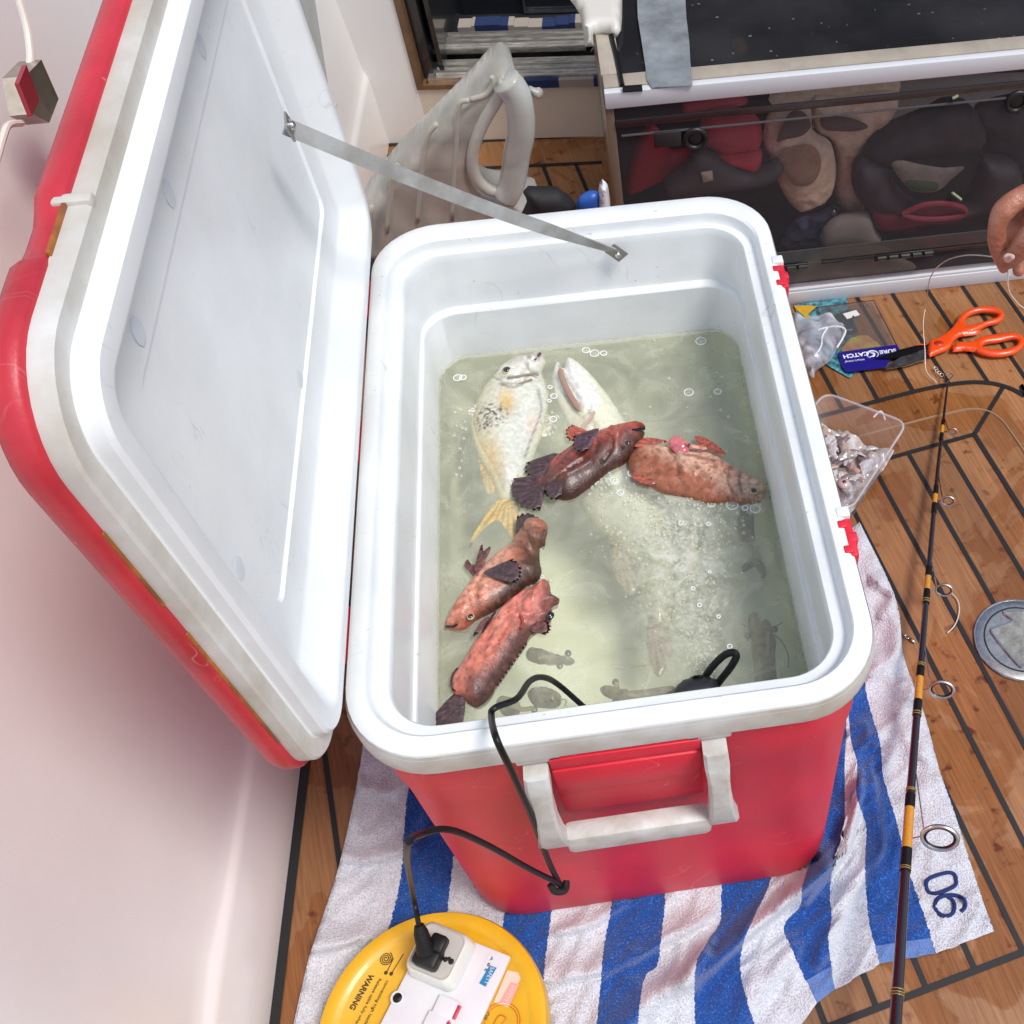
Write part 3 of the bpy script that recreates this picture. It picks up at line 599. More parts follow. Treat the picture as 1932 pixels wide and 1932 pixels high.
def fish(name, label, body, T1, T2, bc, fins, eyes, head, tail, zh, zt, M=M_FISHR, step=.0028, extra=None, power=.62, grooves=(), ridges=()):
    def seg(u, v, pl):
        best = 1e9
        for (a, b) in zip(pl, pl[1:]):
            dx, dy = b[0]-a[0], b[1]-a[1]; t_ = max(0, min(1, ((u-a[0])*dx+(v-a[1])*dy)/(dx*dx+dy*dy+1e-9))); best = min(best, math.hypot(u-a[0]-t_*dx, v-a[1]-t_*dy))
        return best
    G_ = [[(p.x, p.y) for p in cr([Vector((*p, 0)) for p in g], 3)] for g in grooves]; RG = [[(p.x, p.y) for p in cr([Vector((*p, 0)) for p in g], 3)] for g in ridges]
    def hf(u, v, q):
        h = .0004*nz(u, v, 6, 2)*min(1, q*3)+.0009*nz(u, v, 26, 6)*min(1, q*2)
        for g in G_: h -= .0032*math.exp(-(seg(u, v, g)/2.6)**2)*min(1, q*4)
        for g in RG: h += .0034*math.exp(-(seg(u, v, g)/4.5)**2)*min(1, q*4)
        return h
    bc0 = bc
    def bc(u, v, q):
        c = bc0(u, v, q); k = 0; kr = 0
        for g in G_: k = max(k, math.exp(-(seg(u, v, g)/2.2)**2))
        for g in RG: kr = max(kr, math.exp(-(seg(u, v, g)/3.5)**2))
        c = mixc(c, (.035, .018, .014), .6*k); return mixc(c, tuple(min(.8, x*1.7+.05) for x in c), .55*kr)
    wp = tilt(head, tail, zh, zt); t = thing(name, label, 'fish', wp(U(*head, 2, WZ)))
    inflate('body', body, 2, WZ, T1, T2, M, t, step=step, warp=wp, colf=bc, power=power, hf=hf)
    bcx = sum(q[0] for q in body)/len(body); bcy = sum(q[1] for q in body)/len(body)
    for nm, px, dz, th, fc0 in fins:
        bs = sorted(px, key=lambda q: math.hypot(q[0]-bcx, q[1]-bcy))[:3]; fx = sum(q[0] for q in bs)/3; fy = sum(q[1] for q in bs)/3; ox = fx-bcx; oy = fy-bcy; ol = math.hypot(ox, oy) or 1; fx -= ox/ol*16; fy -= oy/ol*16
        th = th*.6
        fc = (lambda fc0, fx, fy: (lambda u, v, q: tuple(max(0, c*(1+.5*math.sin(math.atan2(v-fy, u-fx)*34))) for c in fc0(u, v, q))))(fc0, fx, fy)
        w2 = (lambda dz: (lambda p: wp(p)+Vector((0, 0, dz))))(dz)
        inflate(nm, px, 2, WZ, th, th, M_FIN, t, step=.0028, R=.008, warp=w2, colf=fc, crv=2)
    for (u, v), r, dz, iris in eyes:
        e = thing('eye', None, None); e.parent = t; e.location = wp(U(u, v, 2, WZ+dz))-t.location
        c = wp(U(u, v, 2, WZ+dz))
        m = MB(); m.ell(c, (r*1.35, r*1.35, r*.6), 16, 8); m.build('iris', iris, e); m = MB(); m.ell(c+Vector((0, 0, r*.25)), (r, r, r*.6), 16, 8); m.build('pupil', M_EYE, e)
    if extra: extra(t, wp)
    return t
# 1 silver bream with yellow tail
E1 = zA((735, 350))[0]; g1 = zA((730, 545))[0]; s1 = zA((640, 620))[0]; s1b = zA((600, 690))[0]; y1 = zA((620, 950))[0]; bk = zA((520, 760))[0]
def c1(u, v, q):
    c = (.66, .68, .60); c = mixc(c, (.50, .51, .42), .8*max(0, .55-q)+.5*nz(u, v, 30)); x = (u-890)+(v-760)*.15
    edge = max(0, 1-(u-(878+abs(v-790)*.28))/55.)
    c = mixc(c, (.42, .36, .16), .75*edge)
    c = mixc(c, (.62, .38, .08), .85*blob(u, v, g1, (16, 22))+.55*blob(u, v, y1, (26, 60)))
    sp_ = blob(u, v, s1, (34, 24))*(nz(u, v, 4.2)+.25); c = mixc(c, (.05, .035, .02), 2.6*max(0, sp_-.12))
    sp_ = blob(u, v, s1b, (26, 16))*(nz(u, v, 3.4, 5)+.2); c = mixc(c, (.03, .025, .02), 2.8*max(0, sp_-.15))
    if v < 700: c = mixc(c, (.42, .36, .33), .6*max(0, (700-v)/35))
    if abs(v-(712+(u-960)*.0+8*math.sin((u-940)/14)))<2.2 and u < 1000: c = mixc(c, (.25, .2, .14), .6)
    c = mixc(c, (.72, .52, .42), .55*blob(u, v, zA((900, 700))[0], (12, 26)))
    return c
yl = lambda u, v, q: mixc((.62, .36, .012), (.38, .22, .03), .5+.9*nz(u, v, 7))
yl2 = lambda u, v, q: mixc((.50, .28, .03), (.30, .22, .07), .5+nz(u, v, 6))
wh = lambda u, v, q: mixc((.62, .60, .52), (.42, .38, .32), .4+nz(u, v, 7))
B1 = zA((955, 232), (978, 262), (990, 300), (965, 355), (985, 420), (1003, 490), (1005, 560), (990, 650), (962, 760), (922, 850), (890, 950), (858, 1040), (828, 1090), (800, 1178), (745, 1190), (686, 1182), (660, 1130), (635, 1050), (580, 960), (540, 880), (510, 800), (494, 710), (498, 640), (522, 565), (555, 500), (600, 435), (655, 375), (700, 325), (755, 285), (820, 258), (870, 262), (905, 245))
def ex1(t, wp):
    g_ = MB()
    for pts in ([(700, 440), (760, 452), (830, 430), (900, 405)], [(740, 395), (820, 385), (900, 372), (940, 378)]):
        g_.tube(cr([wp(U(*p, 2, WZ+.017)) for p in zA(*pts)], 6), .0016, 6)
    g_.build('gill_edge', mat('gill_line', (.30, .24, .18), .4), t)
    m = MB(); m.tube(cr([wp(U(*p, 2, WZ+.010)) for p in zA((880, 262), (912, 285), (935, 262), (955, 240))], 5), .0022, 6); m.build('mouth', mat('mouth_inside', (.10, .06, .05), .4), t)
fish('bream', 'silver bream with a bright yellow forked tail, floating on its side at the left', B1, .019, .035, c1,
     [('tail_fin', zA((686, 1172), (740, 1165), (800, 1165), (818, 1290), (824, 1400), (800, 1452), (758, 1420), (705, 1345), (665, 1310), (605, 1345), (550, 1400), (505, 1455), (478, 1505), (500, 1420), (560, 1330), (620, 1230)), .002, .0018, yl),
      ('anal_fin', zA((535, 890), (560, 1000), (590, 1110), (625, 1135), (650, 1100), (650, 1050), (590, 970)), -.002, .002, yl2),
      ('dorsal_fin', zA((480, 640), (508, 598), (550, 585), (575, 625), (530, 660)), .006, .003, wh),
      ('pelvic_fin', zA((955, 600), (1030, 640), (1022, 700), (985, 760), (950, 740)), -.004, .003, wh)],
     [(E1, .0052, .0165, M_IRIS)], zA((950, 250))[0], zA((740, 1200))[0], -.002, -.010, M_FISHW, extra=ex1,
     grooves=[zA((690, 430), (760, 455), (830, 440), (860, 400)), zA((700, 395), (800, 385), (900, 372)), zA((880, 262), (915, 290), (950, 250)), zA((870, 300), (880, 350), (940, 370)), zA((940, 480), (960, 600), (900, 760), (850, 900))],
     ridges=[zA((700, 340), (740, 322), (790, 340)), zA((720, 410), (820, 405), (900, 395)), zA((860, 270), (900, 300), (935, 300))])
# 2 big pale fish sunk belly-up
def c2(u, v, q):
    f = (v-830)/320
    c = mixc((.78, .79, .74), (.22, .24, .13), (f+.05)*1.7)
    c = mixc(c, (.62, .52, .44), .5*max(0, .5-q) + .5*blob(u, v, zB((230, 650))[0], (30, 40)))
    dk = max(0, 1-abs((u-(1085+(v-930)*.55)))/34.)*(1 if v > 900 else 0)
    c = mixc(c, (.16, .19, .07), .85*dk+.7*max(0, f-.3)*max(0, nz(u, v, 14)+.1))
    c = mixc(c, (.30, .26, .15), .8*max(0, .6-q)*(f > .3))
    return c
B2 = zB((85, 325), (108, 302), (138, 345), (160, 290), (215, 292), (285, 338), (345, 390), (405, 450), (465, 520), (525, 600), (590, 690), (650, 760), (720, 860), (780, 1000), (825, 1200), (850, 1400), (850, 1600), (830, 1760), (780, 1860), (700, 1850), (620, 1680), (560, 1500), (480, 1370), (350, 1260), (255, 1160), (190, 1000), (190, 860), (235, 745), (205, 700), (150, 640), (105, 560), (70, 480), (62, 400))
gry = lambda u, v, q: mixc((.34, .27, .17), (.20, .17, .10), .5+nz(u, v, 9))
def ex2(t, wp):
    m = MB(); m.tube(cr([wp(U(*p, 2, WZ+.022)) for p in zB((115, 330), (135, 400), (180, 480), (235, 560))], 6), [.004*k for k in ([.4]+[1]*16+[.8, .3])], 8); m.build('mouth', mat('mouth_pale', (.35, .22, .17), .4), t)
    m = MB(); m.tube(cr([wp(U(*p, 2, WZ+.024)) for p in zB((230, 700), (260, 640), (300, 600), (330, 560))], 6), .0025, 6); m.build('gill_edge', mat('gill_pink', (.55, .40, .33), .4), t)
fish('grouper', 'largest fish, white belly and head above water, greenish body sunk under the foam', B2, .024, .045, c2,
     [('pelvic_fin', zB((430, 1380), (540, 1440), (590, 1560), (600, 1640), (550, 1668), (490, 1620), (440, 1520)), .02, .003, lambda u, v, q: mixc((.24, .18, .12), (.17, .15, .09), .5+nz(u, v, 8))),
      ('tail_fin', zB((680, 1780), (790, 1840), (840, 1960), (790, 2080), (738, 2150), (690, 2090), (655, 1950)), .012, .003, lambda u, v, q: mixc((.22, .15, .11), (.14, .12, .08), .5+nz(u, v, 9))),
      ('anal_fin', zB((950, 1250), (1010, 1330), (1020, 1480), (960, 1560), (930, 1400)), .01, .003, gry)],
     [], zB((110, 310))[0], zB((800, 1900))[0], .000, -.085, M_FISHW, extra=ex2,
     grooves=[zB((110, 320), (130, 400), (180, 480), (250, 560)), zB((290, 560), (320, 590), (250, 680), (235, 740)), zB((330, 700), (300, 740), (240, 745)), zB((160, 520), (200, 560), (260, 600))],
     ridges=[zB((170, 310), (200, 400), (260, 490)), zB((270, 640), (330, 660), (380, 700))])
# reddish fish
def redcol(a, b, dark, hl, axis, s=1.0, bands=0, k=0):
    """a: belly, b: flank, dark: back; axis = (origin, normal) px; positive side = back"""
    (ox, oy), (nx, ny) = axis
    def f(u, v, q):
        d = ((u-ox)*nx+(v-oy)*ny)/s; t = .42+d+.25*nz(u, v, 16, k)
        c = mixc(a, b, t*2) if t < .5 else mixc(b, dark, (t-.5)*2)
        if bands:
            along = (u-ox)*ny-(v-oy)*nx; c = mixc(c, (.07, .03, .025), .55*max(0, math.sin(along/bands+1.2*nz(u, v, 20)))*(t > .2))
        c = mixc(c, hl, .5*max(0, nz(u, v, 11, k+4)-.22)); return mixc(c, (.035, .018, .016), max(0, nz(u, v, 5, k+8)-.28)*2.2)
    return f
dkf = lambda u, v, q: mixc((.085, .040, .045), (.035, .02, .022), .5+1.2*nz(u, v, 7))
brf = lambda u, v, q: mixc((.20, .055, .045), (.06, .03, .03), .5+1.3*nz(u, v, 6))
orf = lambda u, v, q: mixc((.50, .10, .05), (.30, .07, .045), .5+1.1*nz(u, v, 7))
B3 = zA((1645, 752), (1615, 768), (1642, 790), (1600, 870), (1560, 930), (1500, 985), (1410, 1030), (1340, 1090), (1260, 1150), (1185, 1200), (1115, 1215), (1040, 1190), (980, 1165), (935, 1140), (930, 1100), (980, 1060), (1015, 990), (1060, 940), (1120, 900), (1190, 850), (1290, 800), (1400, 757), (1500, 732), (1580, 722), (1632, 732))
def ex3(t, wp):
    m = MB(); m.tube(cr([wp(U(*p, 2, WZ+.013)) for p in zA((1645, 762), (1600, 764), (1550, 772), (1520, 790))], 6), .0016, 6); m.build('mouth', M_EYE, t)
fish('rock_cod', 'dark banded red-brown rock cod lying across the middle over the pale fish', B3, .019, .03,
     redcol((.40, .075, .055), (.17, .040, .028), (.060, .020, .014), (.36, .12, .09), (zA((1300, 900))[0], (.42, .90)), 44, 9),
     [('tail_fin', fan(zA((985, 1105))[0], zA((800, 1255))[0], 44, 8, .05, 9), .006, .003, dkf),
      ('anal_fin', fan(zA((1090, 1095))[0], zA((1035, 1255))[0], 26, 4, .08, 6), .012, .003, dkf),
      ('dorsal_fin', fan(zA((1060, 935))[0], zA((865, 1070))[0], 22, 6, .10, 6), .002, .003, dkf),
      ('pelvic_fin', fan(zA((1290, 815))[0], zA((1120, 795))[0], 22, 5, .08, 4), .006, .003, orf),
      ('pectoral_fin', fan(zA((1345, 862))[0], zA((1195, 985))[0], 26, 6, .08, 4), .029, .003, lambda u, v, q: mixc((.05, .022, .045), (.10, .04, .05), .5+nz(u, v, 6)))],
     [(zA((1530, 850))[0], .0028, .026, M_EYE)], zA((1640, 760))[0], zA((900, 1200))[0], .006, .002, extra=ex3,
     grooves=[zA((1400, 775), (1440, 840), (1430, 930), (1370, 1010)), zA((1330, 820), (1345, 880), (1320, 960)), zA((1645, 765), (1600, 770), (1555, 790)), zA((1180, 880), (1100, 960), (1020, 1040)), zA((1250, 1010), (1150, 1070), (1060, 1130))],
     ridges=[zA((1420, 770), (1465, 830), (1460, 910)), zA((1300, 1020), (1220, 1070), (1140, 1110)), zA((1590, 760), (1520, 790), (1480, 850))])
B4 = zB((560, 975), (600, 900), (660, 858), (740, 858), (830, 878), (900, 895), (1000, 895), (1120, 925), (1220, 978), (1300, 1035), (1380, 1075), (1440, 1110), (1466, 1165), (1445, 1210), (1380, 1228), (1300, 1238), (1200, 1228), (1100, 1238), (1000, 1210), (900, 1188), (800, 1170), (720, 1130), (640, 1110), (585, 1050))
def ex4(t, wp):
    m = MB()
    for (x, y, r) in [(880, 850, .0105), (912, 872, .0105), (925, 895, .008), (890, 885, .008), (865, 835, .006)]: m.ell(wp(U(*zB((x, y))[0], 2, WZ+.010)), (r, r, r*.8), 14, 8)
    m.build('swollen_gut', mat('pink_gut', (.66, .16, .18), .18, coat=.8, var=.2, vscale=90, sss=.3), t)
c4a = zB((1370, 1150))[0]
def over4(f):
    def g(u, v, q):
        c = f(u, v, q); c = mixc(c, (.46, .37, .27), .8*blob(u, v, c4a, (34, 22))); d = nz(u, v, 8, 31); e = nz(u, v, 17, 33)
        if e > -.05: c = mixc(c, (.24, .085, .035), min(.7, max(0, d)*2.2))
        return c
    return g
fish('snapper', 'pinkish mottled fish lying head right amid bubbles near the right wall', B4, .016, .03,
     over4(redcol((.76, .34, .23), (.70, .42, .30), (.34, .11, .055), (.72, .55, .43), (zB((1000, 960))[0], (-.45, .90)), 54, 0, 3)),
     [('dorsal_fin', zB((1000, 828), (1070, 838), (1145, 885), (1205, 940), (1160, 955), (1110, 920), (1040, 895)), .008, .0035, orf),
      ('pelvic_fin', zB((605, 1060), (680, 1085), (760, 1110), (720, 1140), (650, 1125), (600, 1095)), .006, .003, orf),
      ('anal_fin', zB((610, 905), (660, 850), (740, 848), (830, 872), (740, 890), (670, 905)), .01, .003, orf),
      ('caudal_ridge', zB((930, 905), (1000, 915), (1100, 935), (1060, 950), (980, 932)), .018, .003, lambda u, v, q: (.78, .30, .24))],
     [(zB((1385, 1160))[0], .004, .011, M_IRIS)], zB((1450, 1160))[0], zB((600, 960))[0], .003, .004, extra=ex4,
     grooves=[zB((1230, 1000), (1215, 1080), (1240, 1160), (1260, 1220)), zB((1300, 1045), (1290, 1110), (1310, 1180)), zB((1460, 1165), (1410, 1175), (1385, 1200)), zB((920, 920), (1020, 935), (1130, 960)), zB((840, 900), (890, 980), (900, 1080))],
     ridges=[zB((940, 900), (1050, 925), (1150, 945)), zB((1320, 1070), (1380, 1100), (1430, 1130)), zB((900, 910), (930, 1000), (1000, 1090))])
B5 = zC((1010, 275), (1045, 235), (1105, 222), (1175, 240), (1212, 290), (1195, 380), (1188, 432), (1150, 442), (1148, 560), (1162, 650), (1110, 720), (1045, 742), (985, 800), (905, 860), (830, 912), (750, 962), (650, 1010), (565, 1078), (490, 1085), (404, 1062), (430, 980), (480, 890), (540, 800), (600, 720), (650, 650), (740, 560), (820, 490), (920, 420), (968, 350))
def ex5(t, wp):
    m = MB(); m.tube(cr([wp(U(*p, 2, WZ+.006)) for p in zC((410, 1062), (470, 1060), (520, 1030))], 6), .0016, 6); m.build('mouth', M_EYE, t)
c5a = zC((1080, 400))[0]; c5b = zC((520, 930))[0]; c5m = zC((800, 600))[0]
def over5(f):
    def g(u, v, q):
        c = f(u, v, q); c = mixc(c, (.085, .040, .018), .9*blob(u, v, c5a, (34, 44))); c = mixc(c, (.46, .12, .075), .7*blob(u, v, c5b, (32, 24))); return mixc(c, (.58, .33, .22), .55*blob(u, v, c5m, (26, 26)))
    return g
c6a = zC((1080, 880))[0]; c6b = zC((640, 1500))[0]
def over6(f):
    def g(u, v, q):
        c = f(u, v, q); c = mixc(c, (.62, .19, .15), .8*blob(u, v, c6a, (30, 38))); return mixc(c, (.085, .042, .038), .75*blob(u, v, c6b, (30, 26)))
    return g
fish('coral_cod', 'brown and orange fish with spiky raised fins, head at lower left, beside its red neighbour', B5, .019, .035,
     over5(redcol((.68, .30, .20), (.48, .15, .085), (.060, .028, .020), (.58, .33, .23), (zC((740, 760))[0], (.72, .62)), 46, 0, 5)),
     [('pelvic_fin', zC((672, 690), (648, 660), (664, 590), (700, 478), (716, 470), (722, 520), (768, 482), (778, 510), (740, 590), (715, 670)), .012, .0025, brf),
      ('anal_fin', zC((640, 700), (602, 652), (562, 612), (590, 558), (618, 600), (640, 600), (665, 680)), .006, .0025, brf),
      ('pectoral_fin', fan(zC((760, 730))[0], zC((1045, 710))[0], 24, 7, .07, 5), .024, .003, dkf),
      ('tail_fin', fan(zC((1000, 420))[0], zC((1150, 225))[0], 44, 8, .07, 10), .006, .003, dkf)],
     [(zC((605, 985))[0], .0032, .0125, M_IRIS)], zC((420, 1050))[0], zC((1120, 260))[0], .003, .005, extra=ex5,
     grooves=[zC((760, 720), (700, 740), (660, 800), (680, 880)), zC((410, 1058), (470, 1050), (530, 1010)), zC((560, 820), (600, 860), (620, 930)), zC((930, 430), (1000, 440), (1080, 520)), zC((1010, 300), (1080, 330), (1150, 330))],
     ridges=[zC((540, 850), (620, 800), (740, 790)), zC((470, 960), (560, 900), (640, 860)), zC((980, 380), (1050, 410), (1090, 480))])
spk = [(1045, 1180)]
for i in range(11):
    x = 1040-i*22; y = 1190+i*32; spk += [(x+8, y+18), (x-14, y+14)]
B6 = zC((1172, 700), (1205, 702), (1225, 740), (1238, 805), (1298, 842), (1290, 880), (1242, 905), (1242, 1000), (1185, 1042), (1085, 1112), *spk, (785, 1570), (722, 1650), (640, 1692), (580, 1662), (540, 1605), (475, 1592), (452, 1520), (480, 1440), (530, 1370), (580, 1290), (620, 1220), (700, 1100), (780, 1010), (840, 932), (900, 868), (1000, 800), (1080, 762), (1140, 722))
def ex6(t, wp):
    m = MB(); m.tube(cr([wp(U(*p, 2, WZ+.0165)) for p in zC((960, 930), (1000, 980), (1015, 1040), (1000, 1080))], 6), .0016, 6); m.build('gill_edge', mat('gill_red', (.35, .06, .05), .3), t)
fish('coral_cod', 'salmon-red fish with open mouth and spiny back, lowest left, head upper right', B6, .019, .035,
     over6(redcol((.72, .22, .155), (.52, .15, .10), (.095, .040, .034), (.62, .27, .21), (zC((835, 1165))[0], (.78, .52)), 42, 0, 9)),
     [('tail_fin', fan(zC((530, 1580))[0], zC((385, 1890))[0], 26, 8, .05, 10), -.002, .003, dkf),
      ('pectoral_fin', fan(zC((1040, 1080))[0], zC((1250, 1095))[0], 20, 5, .08, 5), .006, .003, brf),
      ('pelvic_fin', zC((638, 1180), (690, 1080), (755, 1025), (770, 1045), (720, 1120), (680, 1160)), .012, .0025, brf),
      ('ventral_fin', zC((728, 1230), (760, 1140), (842, 1030), (838, 1060), (790, 1140)), .029, .002, brf),
      ('anal_fin', zC((455, 1530), (470, 1450), (520, 1400), (500, 1480), (500, 1590), (470, 1580)), .006, .003, dkf)],
     [(zC((1222, 975))[0], .0042, .006, M_EYE)], zC((1200, 760))[0], zC((450, 1750))[0], .003, .004, extra=ex6,
     grooves=[zC((960, 930), (1000, 990), (1010, 1060)), zC((1230, 820), (1190, 860), (1170, 930)), zC((1200, 960), (1140, 1000), (1080, 1080)), zC((820, 1060), (760, 1150), (720, 1250)), zC((930, 1100), (860, 1200), (780, 1330)), zC((1060, 800), (1020, 860), (1010, 930))],
     ridges=[zC((1190, 730), (1150, 810), (1110, 900)), zC((1060, 780), (1010, 850), (960, 900)), zC((880, 950), (840, 1020), (800, 1100)), zC((1010, 1010), (1060, 1030), (1130, 1010))])
# prawns and small creatures under water
M_PRAWN = mat('prawn_shell', (1, 1, 1), .35, vcol=True, var=.4, vscale=90)
def pc(a, b): return lambda u, v, q: mixc(tuple(c*.36 for c in a), tuple(c*.42 for c in b), .5+1.3*nz(u, v, 9)+.6*(.5-q))
def prawn(label, px, z, col, eyes, ant, seg=None):
    t = thing('prawn', label, 'prawn', U(*px[0], 2, z), 'live prawns on the cooler floor')
    inflate('body', px, 2, z, .012, .012, M_PRAWN, t, step=.004, colf=col)
    for e in eyes:
        m = MB(); m.ell(U(*e, 2, z+.008), (.004, .0048, .003), 10, 6); m.build('eye', M_EYE, t)
    for a_ in ant:
        m = MB(); m.tube(cr([U(*p, 2, z+.008) for p in a_], 6), .0008, 5); m.build('antenna', mat('antenna', (.20, .14, .06), .5), t)
    if seg:
        for s_ in seg:
            m = MB(); m.tube(cr([U(*p, 2, z+.010) for p in s_], 4), .003, 6, flat=.6); m.build('leg', mat('prawn_leg', (.22, .18, .09), .5), t)
    return t
pz = .335
prawn('largest prawn, standing upright against the right wall with long feelers', zD((1240, 762), (1305, 755), (1325, 830), (1365, 800), (1408, 830), (1430, 900), (1452, 980), (1445, 1100), (1462, 1300), (1470, 1420), (1285, 1420), (1285, 1250), (1258, 1050), (1248, 940), (1232, 870)), pz, pc((.30, .23, .10), (.46, .38, .20)),
      zD((1225, 930), (1440, 880), (1318, 890)), [zD((1240, 960), (1170, 985), (1120, 1000)), zD((1230, 960), (1160, 1020), (1130, 1100)), zD((1450, 860), (1480, 840), (1505, 830)), zD((1440, 920), (1500, 980), (1545, 1080), (1550, 1180)), zD((1220, 860), (1180, 830), (1150, 815))], [zD((1385, 900), (1385, 1000), (1380, 1090))])
prawn('prawn lying sideways beside the black pump', zD((70, 1345), (115, 1320), (200, 1342), (300, 1362), (420, 1362), (560, 1340), (660, 1335), (680, 1420), (400, 1470), (250, 1435), (150, 1420), (95, 1395)), .340, pc((.24, .19, .09), (.42, .35, .19)), zD((192, 1295), (192, 1440)), [zD((300, 1190), (380, 1170), (480, 1155))], [zD((300, 1385), (350, 1395), (410, 1385)), zD((195, 1300), (205, 1340))])
prawn('blurry prawn under the black power cord loop', zC((1052, 1560), (1130, 1522), (1250, 1545), (1312, 1600), (1292, 1680), (1200, 1692), (1110, 1682), (1060, 1622)), .330, pc((.20, .17, .09), (.40, .34, .20)), zC((1235, 1612), (1100, 1702)), [zC((1290, 1620), (1350, 1630), (1340, 1670))], [zC((900, 1650), (1000, 1700), (1100, 1690))])
prawn('blurry prawn right of the salmon-red fish', zC((1040, 1245), (1130, 1225), (1260, 1270), (1400, 1300), (1405, 1345), (1280, 1345), (1150, 1345), (1050, 1315)), .325, pc((.24, .21, .11), (.44, .39, .24)), zC((1365, 1262), (1300, 1358)), [], [zC((1130, 1300), (1180, 1290), (1240, 1310))])
prawn('small pale prawn at lower left of the cord loop', zC((800, 1640), (860, 1600), (960, 1620), (1000, 1700), (940, 1760), (850, 1740)), .315, pc((.34, .28, .16), (.48, .42, .27)), [], [], None)
prawn('curled prawn hanging by the right wall below the pinkish fish', zB((1290, 1262), (1380, 1275), (1392, 1450), (1440, 1600), (1472, 1690), (1432, 1722), (1390, 1640), (1320, 1680), (1308, 1640), (1350, 1600), (1382, 1560), (1350, 1480), (1285, 1460)), .340, pc((.26, .23, .11), (.40, .36, .22)), [], [], [zB((1330, 1490), (1370, 1550), (1350, 1620)), zB((1375, 1480), (1410, 1540), (1390, 1610))])
# aeration plume
m = MB(); rng = random.Random(3)
for i in range(1700):
    f_ = rng.random()**.8; c0 = (1330, 1265); c1_ = (1265, 980)
    u = c0[0]+(c1_[0]-c0[0])*f_+rng.gauss(0, 8+60*f_); v = c0[1]+(c1_[1]-c0[1])*f_+rng.gauss(0, 22)
    z = WZ-.005-.07*(1-f_)*rng.random()
    p = U(u, v, 2, z)
    if abs(p.x) < hw-.01 and abs(p.y) < hl-.01: m.ell(p, (rng.choice([.0006, .0009, .0012, .0019]),)*3, 6, 4)
o = m.build('air_bubbles', mat('bubble_froth', (.80, .82, .74), .15, trans=((.95, .96, .92), .35)), ang=180); tag(o, 'plume of fine air bubbles rising beside the big sunken fish', 'bubbles', kind='stuff')
M_BUB = mat('bubble_skin', (.85, .87, .84), .05, coat=1, trans=((.97, .98, .96), .12))
bub = None
def bubble(u, v, r, label):
    c = U(u, v, 2, WZ+.001); m = MB(); m.ell((c.x, c.y, WZ+.0005), (r, r, r*.7), 18, 10)
    o = m.build('bubble', M_BUB, ang=180); m = MB(); m.tube([Vector((c.x+r*math.cos(a), c.y+r*math.sin(a), WZ+.0012)) for a in [2*math.pi*k/20 for k in range(20)]], .0009, 5, closed=True); m.build('bubble_edge', mat('bubble_rim', (.80, .82, .78), .2), o)
    tag(o, label, 'bubble', 'air bubbles floating on the cooler water')
LBS = ['flat bubble by the left wall of the water', 'bubble by the far wall right of the bream', 'bubble squeezed between the bream and the pale fish', 'bubble beside the banded rock cod', 'bubble along the lower flank of the pinkish fish', 'largest ring bubble, under the head of the pinkish fish', 'bubble at the snout of the pinkish fish by the right wall', 'flat bubble in the far right corner of the water', 'bubble on the open water above the pinkish fish', 'small bubble in the middle of the foaming plume', 'bubble on the back of the brown and orange fish', 'small bubble over the largest prawn']
for LB, (lst, f_) in zip(LBS, (([(415, 410, 30), (450, 408, 24)], zA), ([(1255, 230, 28), (1310, 250, 34), (1370, 250, 24)], zA), ([(1020, 470, 16), (1045, 530, 24), (1040, 680, 26), (1015, 560, 14)], zA), ([(1450, 1090, 22), (1480, 1160, 24), (1560, 1030, 34), (810, 1080, 28), (770, 1090, 18)], zA), ([(1060, 1200, 26), (1110, 1235, 24), (1210, 1130, 30)], zB), ([(1245, 1240, 40)], zB), ([(1395, 1265, 34), (1330, 1260, 20)], zB), ([(1040, 170, 40)], zB), ([(960, 505, 34), (1150, 500, 26)], zB), ([(910, 1360, 16), (1090, 1365, 14), (470, 1080, 26)], zB), ([(1030, 610, 46), (1085, 590, 24), (1100, 620, 20), (1050, 660, 24), (1160, 660, 14)], zC), ([(1000, 780, 14), (1088, 1015, 18), (930, 430, 12), (800, 560, 14), (850, 690, 16)], zD))):
    RK = sorted(range(len(lst)), key=lambda q: lst[q][1])
    for qi, (x, y, r) in enumerate(lst):
        LBq = LB if len(lst) == 1 else LB+', '+['farthest of its cluster', 'second farthest of its cluster', 'third farthest of its cluster', 'fourth farthest of its cluster', 'nearest of its cluster'][RK.index(qi) if RK.index(qi) < len(lst)-1 else 4]
        u, v = f_((x, y))[0]; u2, _ = f_((x+r, y))[0]; bubble(u, v, (u2-u)/F*1.25, LBq)
m = MB()
for cl in [(zA((1010, 700))[0], 14, 22), (zA((800, 1090))[0], 10, 8), (zB((480, 1100))[0], 14, 18), (zB((1150, 1235))[0], 60, 7), (zB((1390, 1250))[0], 12, 10), (zC((1085, 640))[0], 14, 12), (zB((1000, 1380))[0], 60, 16), (zB((620, 1250))[0], 24, 40), (zA((1300, 1120))[0], 10, 14), (zB((1200, 420))[0], 90, 50), (zA((430, 780))[0], 8, 40), (zB((560, 1180))[0], 22, 26), (zB((980, 1370))[0], 55, 12), (zB((700, 1350))[0], 60, 50), (zB((420, 1060))[0], 12, 10), (zC((1080, 620))[0], 7, 7)]:
    for i in range(26 if cl[1] < 50 else 55):
        u = cl[0][0]+rng.gauss(0, cl[1]); v = cl[0][1]+rng.gauss(0, cl[2]); p = U(u, v, 2, WZ+.001)
        if abs(p.x) < hw-.004 and abs(p.y) < hl-.004: m.ell(p, (rng.choice([.0008, .0012, .0018, .0026]),)*3, 7, 5)
o = m.build('froth', mat('bubble_froth', (1, 1, 1)), ang=180); tag(o, 'tiny froth bubbles scattered round the floating fish', 'froth', kind='stuff')
